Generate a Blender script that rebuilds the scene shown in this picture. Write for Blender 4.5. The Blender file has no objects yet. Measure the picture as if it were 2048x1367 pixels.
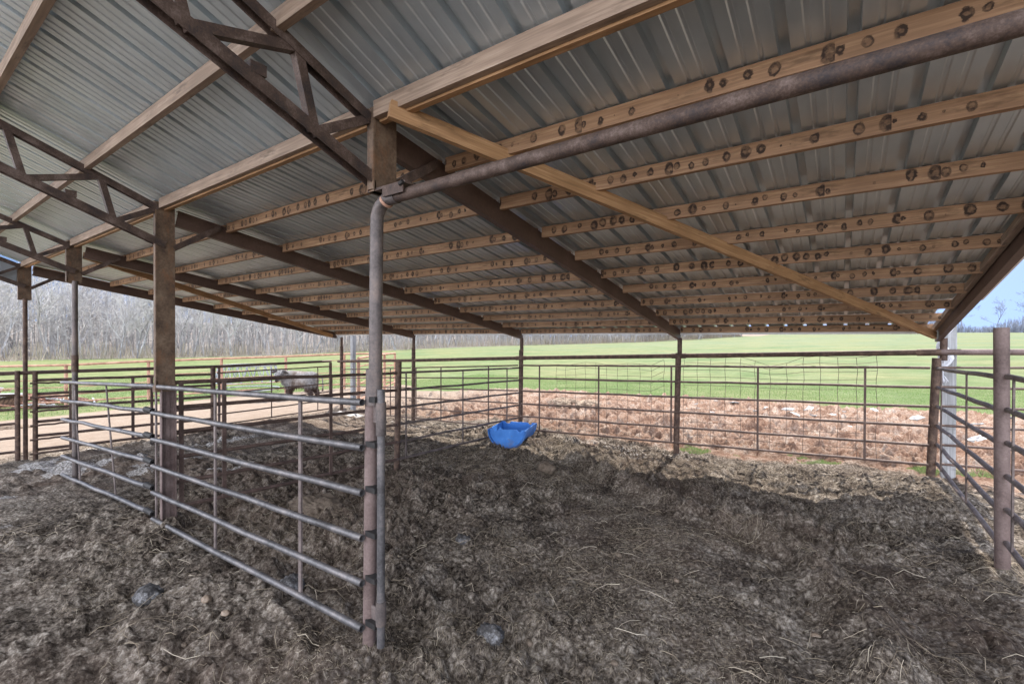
import bpy, math, random
import numpy as np
from mathutils import Vector, Matrix
R = math.radians
random.seed(7)
rng = np.random.RandomState(11)
SC = bpy.context.scene
COL = SC.collection

# ------------------------------------------------------------------ camera
cam_d = bpy.data.cameras.new('camera')
cam = bpy.data.objects.new('camera', cam_d)
COL.objects.link(cam)
SC.camera = cam
fw = Vector((-0.5787, 0.8155, -0.0069)).normalized()
rt = Vector((0.8155, 0.5787, 0.0028)); rt = (rt - fw * rt.dot(fw)).normalized()
up = rt.cross(fw)
M = Matrix(((rt.x, up.x, -fw.x, 0), (rt.y, up.y, -fw.y, 0), (rt.z, up.z, -fw.z, 0), (0, 0, 0, 1)))
M.translation = Vector((2.1196, -1.6737, 1.75))
cam.matrix_world = M
cam_d.sensor_width = 36
cam_d.lens = 0.93242 * 1000 / 2048 * 36
cam_d.clip_start = 0.05
cam_d.clip_end = 3000

# ------------------------------------------------------------------ world, sun, exposure
SUN_EL, SUN_AZ = R(53), R(-3)          # azimuth clockwise from +Y
w = bpy.data.worlds.new('World'); SC.world = w; w.use_nodes = True
wn = w.node_tree.nodes; wl = w.node_tree.links
bg = wn['Background']
sky = wn.new('ShaderNodeTexSky'); sky.sky_type = 'NISHITA'; sky.sun_disc = False
sky.sun_elevation = SUN_EL; sky.sun_rotation = SUN_AZ
sky.air_density = .75; sky.dust_density = .2; sky.ozone_density = 1.6
# keep the pale band of the horizon low: look the sky up a little above each direction
tcw = wn.new('ShaderNodeTexCoord'); vadd = wn.new('ShaderNodeVectorMath'); vadd.operation = 'ADD'; vadd.inputs[1].default_value = (0, 0, .50)
vnm = wn.new('ShaderNodeVectorMath'); vnm.operation = 'NORMALIZE'
wl.new(tcw.outputs['Generated'], vadd.inputs[0]); wl.new(vadd.outputs[0], vnm.inputs[0]); wl.new(vnm.outputs[0], sky.inputs['Vector'])
hs = wn.new('ShaderNodeHueSaturation'); hs.inputs['Saturation'].default_value = 0.95
wl.new(sky.outputs[0], hs.inputs['Color'])
# sky dimmed towards +Y, added bright white fill behind the camera lights the interior
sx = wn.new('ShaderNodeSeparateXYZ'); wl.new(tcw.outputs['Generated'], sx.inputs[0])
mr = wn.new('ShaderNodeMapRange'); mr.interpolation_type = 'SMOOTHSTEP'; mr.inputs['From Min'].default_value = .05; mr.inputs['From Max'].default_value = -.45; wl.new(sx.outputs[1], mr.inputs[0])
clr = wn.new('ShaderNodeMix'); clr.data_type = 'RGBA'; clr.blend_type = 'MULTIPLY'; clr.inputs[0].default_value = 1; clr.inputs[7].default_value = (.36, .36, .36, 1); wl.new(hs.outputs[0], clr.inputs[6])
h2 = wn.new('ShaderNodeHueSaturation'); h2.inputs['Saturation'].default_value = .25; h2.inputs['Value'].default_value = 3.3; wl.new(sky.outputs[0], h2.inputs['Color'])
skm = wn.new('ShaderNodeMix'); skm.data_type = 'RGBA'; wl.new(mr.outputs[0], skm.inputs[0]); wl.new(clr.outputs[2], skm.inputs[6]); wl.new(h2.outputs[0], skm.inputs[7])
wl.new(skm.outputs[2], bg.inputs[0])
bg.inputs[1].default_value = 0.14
sd = bpy.data.lights.new('sun', 'SUN'); sun = bpy.data.objects.new('sun', sd); COL.objects.link(sun)
sd.energy = 2.0; sd.angle = R(0.9); sd.color = (1.0, 0.94, 0.86)
sdir = Vector((math.sin(SUN_AZ) * math.cos(SUN_EL), math.cos(SUN_AZ) * math.cos(SUN_EL), math.sin(SUN_EL)))
sun.rotation_euler = sdir.to_track_quat('Z', 'Y').to_euler()
SC.view_settings.view_transform = 'Standard'
SC.view_settings.look = 'None'
SC.view_settings.exposure = 2.37
SC.view_settings.gamma = 1
SC.render.engine = 'CYCLES'
SC.cycles.max_bounces = 8
SC.cycles.diffuse_bounces = 5
SC.cycles.glossy_bounces = 3

# ------------------------------------------------------------------ noise (numpy)
def _h(ix, iy, s):
    n = (ix.astype(np.int64) * 374761393 + iy.astype(np.int64) * 668265263 + s * 974634777) & 0xffffffff
    n = ((n ^ (n >> 13)) * 1274126177) & 0xffffffff
    return ((n ^ (n >> 16)) & 0xffffff) / float(0xffffff)
def vn(x, y, s=0):
    ix = np.floor(x); iy = np.floor(y); fx = x - ix; fy = y - iy
    fx = fx * fx * (3 - 2 * fx); fy = fy * fy * (3 - 2 * fy)
    a = _h(ix, iy, s); b = _h(ix + 1, iy, s); c = _h(ix, iy + 1, s); d = _h(ix + 1, iy + 1, s)
    return (a + (b - a) * fx) * (1 - fy) + (c + (d - c) * fx) * fy
def fbm(x, y, o, s=0, g=.5):
    t = 0; a = 1; n = 0
    for i in range(o):
        t = t + a * vn(x, y, s + i * 7); n += a; a *= g
        x, y = x * 1.62 + y * 1.2 + 3.1, y * 1.62 - x * 1.2 + 1.7
    return t / n
def domes(x, y, s=0):
    ix = np.floor(x); iy = np.floor(y); best = np.zeros_like(x)
    for dx in (-1, 0, 1):
        for dy in (-1, 0, 1):
            cx = ix + dx; cy = iy + dy; px = cx + _h(cx, cy, s); py = cy + _h(cx, cy, s + 1); hh = _h(cx, cy, s + 2)
            r = .35 + .5 * _h(cx, cy, s + 3); a = 6.28 * _h(cx, cy, s + 4); ux = (x - px) * np.cos(a) + (y - py) * np.sin(a); uy = -(x - px) * np.sin(a) + (y - py) * np.cos(a)
            d2 = (ux / r) ** 2 + (uy / (r * .65)) ** 2
            best = np.maximum(best, hh * np.sqrt(np.clip(1 - d2, 0, 1)))
    return best
def ss(a, b, x):
    t = np.clip((x - a) / (b - a), 0, 1); return t * t * (3 - 2 * t)

# ------------------------------------------------------------------ terrain
CP = np.array([(0,0,.0),(-3.05,0,-.035),(-6.1,0,-.175),(-9.2,0,-.31),(0,5.95,-.07),(-3.05,5.95,-.03),(-6.1,5.95,-.16),
 (-9.1,5.95,-.23),(3.05,5.95,.06),(3.1,3.36,-.04),(-3.1,2.86,-.12),(2.1,-1.7,-.03),(5,0,.04),(6,6,.1),(-1,3,-.03),(1.5,4,.0),
 (-78.96,8.21,-1.07),(-93.4,-8.2,-1.59),(-75.6,35.1,-1.18),(-66.6,72.2,-.22),(-48.5,146.3,.91),(-33.4,193.8,2.57),
 (4.9,270,5.0),(65.5,288.6,4.94),(162,357,5.27),(-.05,13.2,0),(-14.85,10.4,-.34),(-15.9,1.46,-.49),(-18.9,2.4,-.58),
 (-13.5,11.7,-.32),(0,-12,-.05),(0,-60,-.6),(60,-60,.2),(70,0,1.2),(-60,-60,-2),(120,120,3.0),(3,60,.75),(40,150,2.7)])
def _U(r2): return np.where(r2 > 1e-9, r2 * np.log(r2 + 1e-12), 0)
_n = len(CP); _A = np.zeros((_n + 3, _n + 3)); _dx = CP[:, None, :2] - CP[None, :, :2]
_A[:_n, :_n] = _U((_dx ** 2).sum(-1)); _A[:_n, _n] = 1; _A[:_n, _n + 1:] = CP[:, :2]; _A[_n:, :_n] = _A[:_n, _n:].T
_A[:_n, :_n] += np.eye(_n) * .5
_w = np.linalg.solve(_A, np.concatenate([CP[:, 2], np.zeros(3)]))
FP = [(-96, -30), (-90.0, -8.2), (-78.96, 8.21), (-75.6, 35.1), (-66.6, 72.2), (-58, 110), (-48.5, 146.3), (-40, 175), (-31, 205)]
_fa = np.array([math.atan2(-a, b) for a, b in FP])[::-1]; _fr = np.array([math.hypot(a, b) for a, b in FP])[::-1]
def wood_d(x, y): return np.hypot(x, y) - np.interp(np.arctan2(-x, y), _fa, _fr)
def base_h(x, y):
    x = np.asarray(x, float); y = np.asarray(y, float)
    d = np.hypot(x, y); k = np.minimum(1, 330 / np.maximum(d, 1)); xx = x * k; yy = y * k
    h = _w[_n] + _w[_n + 1] * xx + _w[_n + 2] * yy
    for i in range(_n): h = h + _w[i] * _U((xx - CP[i, 0]) ** 2 + (yy - CP[i, 1]) ** 2)
    hill = ss(4, 70, np.hypot(x, y) - np.interp(np.arctan2(-x, y), _fa, _fr)) * 7.5 * ss(190, 70, y) * ss(-30, -45, x) * ss(-200, -40, y)
    return h - ss(330, 1200, d) * 6 + hill
def masks(x, y):
    n1 = fbm(x * .9, y * .9, 4, 50) - .5
    n2 = fbm(x * .35, y * .35, 4, 80) - .5
    yy = y + n1 * 1.3
    # trodden manure under the roof and around it
    out = ss(5.75, 6.5, yy - .25 * ss(-1, -5, x))
    left = ss(-9.0, -10.2, x + n1 * 1.2)
    dirt = np.maximum(out, left)
    dirt = np.maximum(dirt, ss(-5.0, -7.5, y + n2 * 3))
    # pasture beyond the dirt
    edge = 13.0 + n2 * 3.0 + 0.0 * x
    g1 = ss(-.5, .9, (y - edge) + np.where(x < -8, (x + 8) * -.55, 0))
    g2 = ss(-.8, 1.4, -(x + 16.4 + n2 * 3) - ss(6, 12, y) * -3)
    g3 = ss(0, 3, x - 9 + n2 * 2) * ss(-3, 0, y)
    grass = np.maximum(np.maximum(g1 * ss(-13.5, -11, x), g2), g3)
    grass = np.maximum(grass, ss(-.5, .9, y - edge + 1.0) * ss(-10, -12, x) * .999)
    grass = grass * np.where((x < -25) & (y > -60), ss(2.5, -2.0, wood_d(x, y) + 6 * (fbm(x * .2, y * .2, 2, 71) - .5)), 1)
    # sparse tufts along the pen fence
    tuft = .62 * ss(.50, .66, fbm(x * 1.6, y * 3, 3, 120)) * ss(6.05, 6.2, y) * ss(6.75, 6.5, y) * ss(-.5, .4, x) * ss(4.5, 3, x)
    grass = np.maximum(grass, tuft)
    yard = ss(-7.0, -8.5, y + n2 * 2)  # pale ground added behind the camera to bounce light under the roof
    lime = .62 * ss(.52, .66, fbm(x * 1.3, y * 1.3, 4, 150)) * ss(-10.5, -9, x) * ss(-3.6, -4.8, x) * ss(-2.4, -1.0, y) * ss(5.0, 2.5, y)
    lime = np.maximum(lime, .9 * ss(.45, .58, fbm(x * 1.8, y * 1.8, 3, 170)) * ss(1.2, .3, np.hypot(x + 8.4, (y - 5.6) * 1.1)))
    lime = np.maximum(lime, .5 * ss(.48, .60, fbm(x * 1.7, y * 2.2, 3, 190)) * ss(4.8, 5.3, y) * ss(6.3, 5.9, y) * ss(-9, -7, x) * ss(1.5, 0, x))
    lime = np.maximum(lime, yard); grass = grass * (1 - yard)
    return dirt, grass, lime
def rough_h(x, y, dirt, grass):
    m = np.clip(1 - dirt, 0, 1)
    wx = x + .10 * (fbm(x * 3, y * 3, 3, 5) - .5); wy = y + .10 * (fbm(x * 3, y * 3, 3, 9) - .5)
    calm = .45 + .55 * ss(.35, .6, fbm(x * .55 + 2, y * .55, 2, 33))        # trodden smoother lanes
    calm = calm * (1 - .62 * ss(.75, .35, np.hypot((x - .55) * .8 + (y - 2.6) * .45, (y - 2.6) * .35)))
    calm = calm * (1 - .36 * ss(.25, -.45, y + .10 * x) * ss(1.6, .6, x))
    b1 = np.abs(2 * fbm(wx * 2.6, wy * 2.6, 2, 1) - 1) * 1.5
    b2 = np.abs(2 * vn(wx * 8, wy * 8, 2) - 1)
    b3 = np.abs(2 * vn(wx * 17 + wy * 3, wy * 15, 3) - 1)
    b4 = vn(wx * 46, wy * 44, 4)
    b5 = vn(x * 95, y * 92, 6)
    near = ss(9, 5, np.hypot(x - 1, y - 1))
    man = .085 * (fbm(wx * 1.1, wy * 1.1, 2, 21) - .5) + calm * (.085 * (b1 - .45) + .070 * (b2 - .5) + .052 * (b3 - .5) * (.4 + .6 * near)) \
        + .022 * (b4 - .5) * near * (.5 + .5 * calm) + .009 * (b5 - .5) * near
    wx2 = x + .035 * (fbm(x * 12, y * 12, 2, 15) - .5); wy2 = y + .035 * (fbm(x * 12, y * 12, 2, 19) - .5)
    pat = .25 + .75 * ss(.40, .60, fbm(x * .9, y * .9, 3, 205))
    man = man + calm * pat * (.042 * domes(wx2 * 7.5, wy2 * 7.5, 210) + .034 * domes(wx2 * 17, wy2 * 17, 220) * (.3 + .7 * near)) - .02
    c1 = np.abs(vn(wx * 2.2, wy * 3.0, 41) - .5) * 2; c2 = vn(wx * 6, wy * 7, 42); c3 = vn(x * 14, y * 15, 43)
    c2 = np.abs(2 * c2 - 1); c3 = np.abs(2 * c3 - 1); dr = .10 * domes(wx * 3.2, wy * 3.2, 230) + .06 * domes(wx * 8, wy * 8, 240) + .10 * (c1 - .4) + .13 * (c2 - .5) + .085 * (c3 - .5)
    dr = dr * np.where(x < -9.5, .28, 1) * ss(60, 20, np.hypot(x, y)) * (.35 + .65 * ss(6.0, 6.8, y)) * np.where(y < 0, .4, 1)
    fld = .06 * (fbm(x * .8, y * .8, 3, 61) - .5)
    h = man * m + dr * (1 - m)
    h = h * (1 - grass) + fld * grass
    return h
RIDGE = [(-1.3, 4.7), (-.79, 4.35), (.1, 3.75), (.67, 3.39), (1.33, 3.19), (1.80, 2.87), (2.2, 2.2), (2.3, 1.4)]
def mounds(x, y):
    def g(cx, cy, sx, sy, a): return a * np.exp(-((x - cx) / sx) ** 2 - ((y - cy) / sy) ** 2)
    n = fbm(x * 2.3, y * 2.3, 3, 77)
    h = g(-1.4, -.30, 1.5, .26, .055) * (.3 + 1.3 * n) + g(-3.2, .0, .5, .45, .05) + g(3.12, 3.3, .55, .6, .06) + g(2.75, 4.9, .5, .8, .12)
    n5 = fbm(x * 9, y * 9, 3, 78); rd = np.full_like(x, 9.)
    for (ax, ay), (bx_, by_) in zip(RIDGE[:-1], RIDGE[1:]):
        t = np.clip(((x - ax) * (bx_ - ax) + (y - ay) * (by_ - ay)) / ((bx_ - ax) ** 2 + (by_ - ay) ** 2), 0, 1)
        rd = np.minimum(rd, np.hypot(x - ax - t * (bx_ - ax), y - ay - t * (by_ - ay)))
    h = h + .115 * np.exp(-(rd / .13) ** 2) * (.2 + 1.5 * n5) - .035 * np.exp(-((rd - .28) / .16) ** 2) * (.5 + n)
    h = h + g(1.9, 3.0, .9, 1.1, .05) + g(-1.8, .9, .6, .25, .13) * n
    h = h + g(-.25, -.35, .5, .3, .04) + g(2.7, 1.6, .5, .5, .10)
    # low berm of dug clay behind the fence
    h = h + .16 * np.exp(-((y - 8.6) / 1.1) ** 2) * ss(-7, -4, x) * fbm(x * .8, y * .5, 2, 91) * 1.5
    return h
def ground_h(x, y):
    d, g, l = masks(x, y)
    return base_h(x, y) + rough_h(x, y, d, g) + mounds(x, y)
def gh(x, y): return float(ground_h(np.array([float(x)]), np.array([float(y)]))[0])

# ------------------------------------------------------------------ object helpers
def tagp(o, label=None, cat=None, group=None, kind=None):
    if label: o['label'] = label
    if cat: o['category'] = cat
    if group: o['group'] = group
    if kind: o['kind'] = kind
    return o
def thing(name, label, cat, loc=(0, 0, 0), group=None, rz=0):
    o = bpy.data.objects.new(name, None); COL.objects.link(o); o.location = loc; o.rotation_euler.z = rz
    o.empty_display_size = .2
    return tagp(o, label, cat, group)
class MB:
    def __init__(s): s.v = []; s.f = []
    def add(s, vs, fs):
        n = len(s.v); s.v += [tuple(v) for v in vs]; s.f += [tuple(i + n for i in f) for f in fs]; return s
    def beam(s, p, q, w, h, upv=(0, 0, 1), off=(0, 0)):
        p = Vector(p); q = Vector(q); d = (q - p).normalized(); u = Vector(upv); sd_ = d.cross(u)
        if sd_.length < 1e-5: u = Vector((0, 1, 0)); sd_ = d.cross(u)
        sd_.normalize(); u = sd_.cross(d).normalized(); vs = []
        for c in (p, q):
            for a, b in ((-1, -1), (1, -1), (1, 1), (-1, 1)):
                vs.append(c + sd_ * (a * w / 2 + off[0]) + u * (b * h / 2 + off[1]))
        return s.add(vs, [(3, 2, 1, 0), (4, 5, 6, 7), (0, 1, 5, 4), (1, 2, 6, 5), (2, 3, 7, 6), (3, 0, 4, 7)])
    def box(s, c, d):
        c = Vector(c); return s.beam(c - Vector((0, 0, d[2] / 2)), c + Vector((0, 0, d[2] / 2)), d[0], d[1], (0, 1, 0))
    def tube(s, pts, r, n=10, hollow=False, rs=None):
        pts = [Vector(p) for p in pts]; vs = []; fs = []; m = len(pts)
        d0 = (pts[1] - pts[0]).normalized(); a = Vector((0, 0, 1)) if abs(d0.z) < .9 else Vector((0, 1, 0))
        for i, p in enumerate(pts):
            d = (pts[min(i + 1, m - 1)] - pts[max(i - 1, 0)]).normalized()
            x = d.cross(a).normalized(); y = x.cross(d).normalized(); a = y
            rr = rs[i] if rs else r
            for k in range(n):
                t = 2 * math.pi * k / n; vs.append(p + x * (math.cos(t) * rr) + y * (math.sin(t) * rr))
        for i in range(m - 1):
            for k in range(n):
                fs.append((i * n + k, i * n + (k + 1) % n, (i + 1) * n + (k + 1) % n, (i + 1) * n + k))
        if hollow:
            for e, i in ((0, 0), (1, m - 1)):
                b = len(vs); d = (pts[1] - pts[0]).normalized() if e == 0 else (pts[-2] - pts[-1]).normalized()
                c = pts[i]
                for k in range(n): vs.append(c + (vs[i * n + k] - c) * .8)
                for k in range(n): vs.append(c + (vs[i * n + k] - c) * .8 + d * .04)
                for k in range(n):
                    k2 = (k + 1) % n
                    q = (i * n + k, i * n + k2, b + k2, b + k); fs.append(q if e else q[::-1])
                    q = (b + k, b + k2, b + n + k2, b + n + k); fs.append(q if e else q[::-1])
                fs.append(tuple(b + n + k for k in range(n)))
        else:
            fs.append(tuple(range(n - 1, -1, -1))); fs.append(tuple((m - 1) * n + k for k in range(n)))
        return s.add(vs, fs)
    def build(s, name, mat, parent=None, origin=None, smooth=False, label=None):
        me = bpy.data.meshes.new(name)
        pl = Vector((0, 0, 0)); p = parent
        while p is not None: pl += p.location; p = p.parent
        o_ = Vector(origin) if origin is not None else pl
        me.from_pydata([tuple(Vector(v) - o_) for v in s.v], [], s.f); me.materials.append(mat)
        if smooth:
            me.shade_smooth()
            try: me.set_sharp_from_angle(angle=R(40))
            except Exception: pass
        o = bpy.data.objects.new(name, me); COL.objects.link(o)
        if parent: o.parent = parent
        o.location = o_ - pl
        if label: o['label'] = label
        return o

# ------------------------------------------------------------------ materials
def mat(name):
    m = bpy.data.materials.new(name); m.use_nodes = True; nt = m.node_tree
    b = nt.nodes['Principled BSDF']; b.inputs['Specular IOR Level'].default_value = .3
    return m, nt, b
def N(nt, t, **k):
    n = nt.nodes.new(t)
    for a, v in k.items(): setattr(n, a, v)
    return n
def noise(nt, sc, det=4, rough=.55, co='Object', scale=None):
    tc = N(nt, 'ShaderNodeTexCoord'); n = N(nt, 'ShaderNodeTexNoise')
    n.inputs['Scale'].default_value = sc; n.inputs['Detail'].default_value = det; n.inputs['Roughness'].default_value = rough
    src = tc.outputs['Object' if co == 'World' else co]
    if co == 'World': src = N(nt, 'ShaderNodeNewGeometry').outputs['Position']
    if scale:
        mp = N(nt, 'ShaderNodeMapping'); mp.inputs['Scale'].default_value = scale; nt.links.new(src, mp.inputs[0]); src = mp.outputs[0]
    nt.links.new(src, n.inputs['Vector']); return n
def ramp(nt, fac, stops):
    r = N(nt, 'ShaderNodeValToRGB'); e = r.color_ramp.elements
    while len(e) < len(stops): e.new(.5)
    for el, (p, c) in zip(e, stops): el.position = p; el.color = (*c, 1) if len(c) == 3 else c
    nt.links.new(fac, r.inputs[0]); return r
def mix(nt, f, a, b, mode='MIX'):
    m = N(nt, 'ShaderNodeMix', data_type='RGBA', blend_type=mode)
    for i, v in ((0, f), (6, a), (7, b)):
        if hasattr(v, 'is_output'): nt.links.new(v, m.inputs[i])
        else: m.inputs[i].default_value = v if not isinstance(v, tuple) or len(v) == 4 else (*v, 1)
    return m.outputs[2]
def math_(nt, op, a, b=None, c=None):
    m = N(nt, 'ShaderNodeMath', operation=op)
    for i, v in enumerate((a, b, c)):
        if v is None: continue
        if hasattr(v, 'is_output'): nt.links.new(v, m.inputs[i])
        else: m.inputs[i].default_value = v
    return m.outputs[0]
def bump(nt, b, h, st=.3, dist=.01):
    n = N(nt, 'ShaderNodeBump'); n.inputs['Strength'].default_value = st; n.inputs['Distance'].default_value = dist
    nt.links.new(h, n.inputs['Height']); nt.links.new(n.outputs[0], b.inputs['Normal'])
def rusty(name, c1, c2, c3, sc=14, metal=.15, rough=.65, fine=90, co='World'):
    m, nt, b = mat(name)
    n1 = noise(nt, sc, 5, .62, co); n2 = noise(nt, fine, 3, .7, co)
    f = math_(nt, 'ADD', math_(nt, 'MULTIPLY', n1.outputs[0], .65), math_(nt, 'MULTIPLY', n2.outputs[0], .35))
    r = ramp(nt, f, [(.36, c1), (.5, c2), (.64, c3)])
    nt.links.new(r.outputs[0], b.inputs['Base Color'])
    b.inputs['Metallic'].default_value = metal; b.inputs['Roughness'].default_value = rough
    bump(nt, b, n2.outputs[0], .25, .004); return m
M_rust = rusty('rusty_steel', (0.0425, 0.0255, 0.0204), (0.085, 0.0527, 0.0391), (0.17, 0.111, 0.0765))
M_rustbox = rusty('rust_plate', (0.062, 0.0403, 0.0279), (0.124, 0.0806, 0.0527), (0.186, 0.13, 0.0868), sc=7, fine=60)
_nt = M_rustbox.node_tree; _b = _nt.nodes['Principled BSDF']; _src = _nt.nodes['Color Ramp'].outputs[0]
_on = noise(_nt, 9, 6, .7, 'World', (1.6, 1.6, .7)); _nt.links.new(mix(_nt, ramp(_nt, _on.outputs[0], [(.52, (0, 0, 0)), (.68, (.6, .6, .6))]).outputs[0], _src, (.20, .095, .045)), _b.inputs['Base Color'])
M_truss = rusty('truss_steel', (0.0341, 0.0279, 0.0279), (0.0806, 0.0527, 0.0403), (0.161, 0.118, 0.0992), sc=9, fine=120, metal=.2)
M_raft = rusty('rafter_primer', (0.0675, 0.0405, 0.0306), (0.0855, 0.0522, 0.0387), (0.113, 0.0702, 0.054), sc=3, fine=40, metal=.1, rough=.5)
M_pipe = rusty('post_pipe', (0.0648, 0.054, 0.0504), (0.122, 0.101, 0.0936), (0.187, 0.144, 0.122), sc=6, fine=70, metal=.3, rough=.5)
M_postred = rusty('weathered_red_pipe', (0.0858, 0.0585, 0.0507), (0.148, 0.105, 0.0936), (0.211, 0.156, 0.14), sc=4, fine=60, metal=.1, rough=.6)
M_rail = rusty('galvanised_rail', (.06, .055, .054), (.125, .118, .118), (.21, .185, .175), sc=8, fine=60, metal=.45, rough=.45)
M_raildull = rusty('dull_rail', (.075, .058, .052), (.14, .11, .10), (.21, .17, .155), sc=8, fine=60, metal=.2, rough=.6)
M_brownrail = rusty('brown_rail', (0.057, 0.038, 0.0314), (0.104, 0.0684, 0.0551), (0.162, 0.109, 0.0902), sc=8, fine=60, metal=.15, rough=.55)
M_orange = rusty('orange_rust_pipe', (.20, .10, .065), (.36, .20, .135), (.48, .30, .22), sc=5, metal=.05)
M_black = rusty('dull_black', (.012, .011, .011), (.02, .018, .017), (.035, .03, .028), metal=0)
M_wire = rusty('rusted_wire', (.07, .05, .04), (.11, .08, .07), (.17, .13, .11), metal=.2)

def wood(name, c1, c2, knots=True, vert=False):
    m, nt, b = mat(name)
    tc = N(nt, 'ShaderNodeTexCoord'); oi = N(nt, 'ShaderNodeObjectInfo')
    g = noise(nt, 22, 5, .6, 'Object', (1.6, 1.6, .08) if vert else (.12, 1, 1.6)); big = noise(nt, 2.2, 3, .5, 'Object')
    add = N(nt, 'ShaderNodeVectorMath', operation='ADD')
    nt.links.new(tc.outputs['Object'], add.inputs[0]); nt.links.new(oi.outputs['Random'], add.inputs[1])
    g2 = N(nt, 'ShaderNodeTexNoise'); g2.inputs['Scale'].default_value = 60; mp = N(nt, 'ShaderNodeMapping'); mp.inputs['Scale'].default_value = (1.4, 1.4, .05) if vert else (.05, 1, 1.4)
    nt.links.new(add.outputs[0], mp.inputs[0]); nt.links.new(mp.outputs[0], g2.inputs['Vector'])
    f = math_(nt, 'ADD', math_(nt, 'MULTIPLY', g.outputs[0], .5), math_(nt, 'MULTIPLY', g2.outputs[0], .5))
    base = ramp(nt, f, [(.32, tuple(a * .62 for a in c1)), (.5, c1), (.66, c2)]).outputs[0]
    base = mix(nt, ramp(nt, big.outputs[0], [(.4, (0, 0, 0)), (.7, (.45, .45, .45))]).outputs[0], base, tuple(a * .55 for a in c1))
    stn = noise(nt, 5, 5, .7, 'Object', (.6, 3, 3)); base = mix(nt, ramp(nt, stn.outputs[0], [(.56, (0, 0, 0)), (.68, (.6, .6, .6))]).outputs[0], base, tuple(a * .28 for a in c1))
    if knots:
        sp = N(nt, 'ShaderNodeSeparateXYZ'); nt.links.new(tc.outputs['Object'], sp.inputs[0])
        K = 12.0
        wob = noise(nt, 26, 3, .6, 'Object'); wv = math_(nt, 'SUBTRACT', wob.outputs[0], .5)
        W = math_(nt, 'ADD', math_(nt, 'MULTIPLY', sp.outputs[0], K), math_(nt, 'MULTIPLY', oi.outputs['Random'], 113.0))
        vo = N(nt, 'ShaderNodeTexVoronoi', voronoi_dimensions='1D', feature='F1'); vo.inputs['Scale'].default_value = 1; vo.inputs['Randomness'].default_value = .95
        nt.links.new(W, vo.inputs['W'])
        vc = N(nt, 'ShaderNodeSeparateColor'); nt.links.new(vo.outputs['Color'], vc.inputs[0])
        dx = math_(nt, 'DIVIDE', vo.outputs['Distance'], K)
        dz = math_(nt, 'ADD', sp.outputs[2], math_(nt, 'MULTIPLY', math_(nt, 'SUBTRACT', vc.outputs[1], .5), .02))
        dz = math_(nt, 'ADD', dz, .002)
        dd = math_(nt, 'SQRT', math_(nt, 'ADD', math_(nt, 'MULTIPLY', dx, dx), math_(nt, 'MULTIPLY', math_(nt, 'MULTIPLY', dz, dz), .62)))
        dd = math_(nt, 'ADD', dd, math_(nt, 'MULTIPLY', wv, .036))
        Rr = math_(nt, 'MULTIPLY', math_(nt, 'ADD', math_(nt, 'MULTIPLY', vc.outputs[0], .024), .013), ramp(nt, vc.outputs[2], [(.14, (.01, .01, .01)), (.26, (1, 1, 1))]).outputs[0])
        rel = math_(nt, 'DIVIDE', dd, Rr)
        kn = ramp(nt, rel, [(.0, (.62, .62, .62)), (.26, (.5, .5, .5)), (.50, (.95, .95, .95)), (.82, (.95, .95, .95)), (1.0, (0, 0, 0))]).outputs[0]
        brk = ramp(nt, wob.outputs[0], [(.34, (.45, .45, .45)), (.52, (1, 1, 1))]).outputs[0]
        kn = mix(nt, 1.0, kn, brk, 'MULTIPLY')
        base = mix(nt, kn, base, (.022, .012, .008))
    nt.links.new(base, b.inputs['Base Color']); b.inputs['Roughness'].default_value = .7
    bump(nt, b, g2.outputs[0], .2, .003); return m
M_wood = wood('rough_pine', (.32, .188, .105), (.46, .295, .17))
M_woodor = wood('fresh_pine', (.37, .21, .10), (.50, .31, .165), knots=False)
M_woodgrey = wood('greyed_pine', (.30, .215, .155), (.42, .32, .24), knots=False)
M_postwood = wood('silver_post', (.33, .33, .33), (.50, .50, .51), knots=False, vert=True)

# corrugated sheet
M_sheet, nt, b = mat('galvalume_sheet')
n1 = noise(nt, 1.4, 4, .6, 'World'); n2 = noise(nt, 14, 4, .6, 'World', (1, .2, 1))
f = math_(nt, 'ADD', math_(nt, 'MULTIPLY', n1.outputs[0], .6), math_(nt, 'MULTIPLY', n2.outputs[0], .4))
nt.links.new(ramp(nt, f, [(.3, (.53, .585, .61)), (.6, (.68, .74, .76)), (.75, (.80, .84, .84))]).outputs[0], b.inputs['Base Color'])
nt.links.new(ramp(nt, n2.outputs[0], [(.3, (.36, .36, .36)), (.7, (.46, .46, .46))]).outputs[0], b.inputs['Roughness'])
b.inputs['Metallic'].default_value = .8
M_siding, nt, b = mat('siding_sheet')
nt.links.new(ramp(nt, noise(nt, 3, 3, .6, 'World').outputs[0], [(.3, (.30, .33, .36)), (.7, (.40, .43, .46))]).outputs[0], b.inputs['Base Color'])
b.inputs['Metallic'].default_value = .3; b.inputs['Roughness'].default_value = .45
M_trim, nt, b = mat('white_trim'); b.inputs['Base Color'].default_value = (.7, .7, .68, 1); b.inputs['Roughness'].default_value = .5

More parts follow.
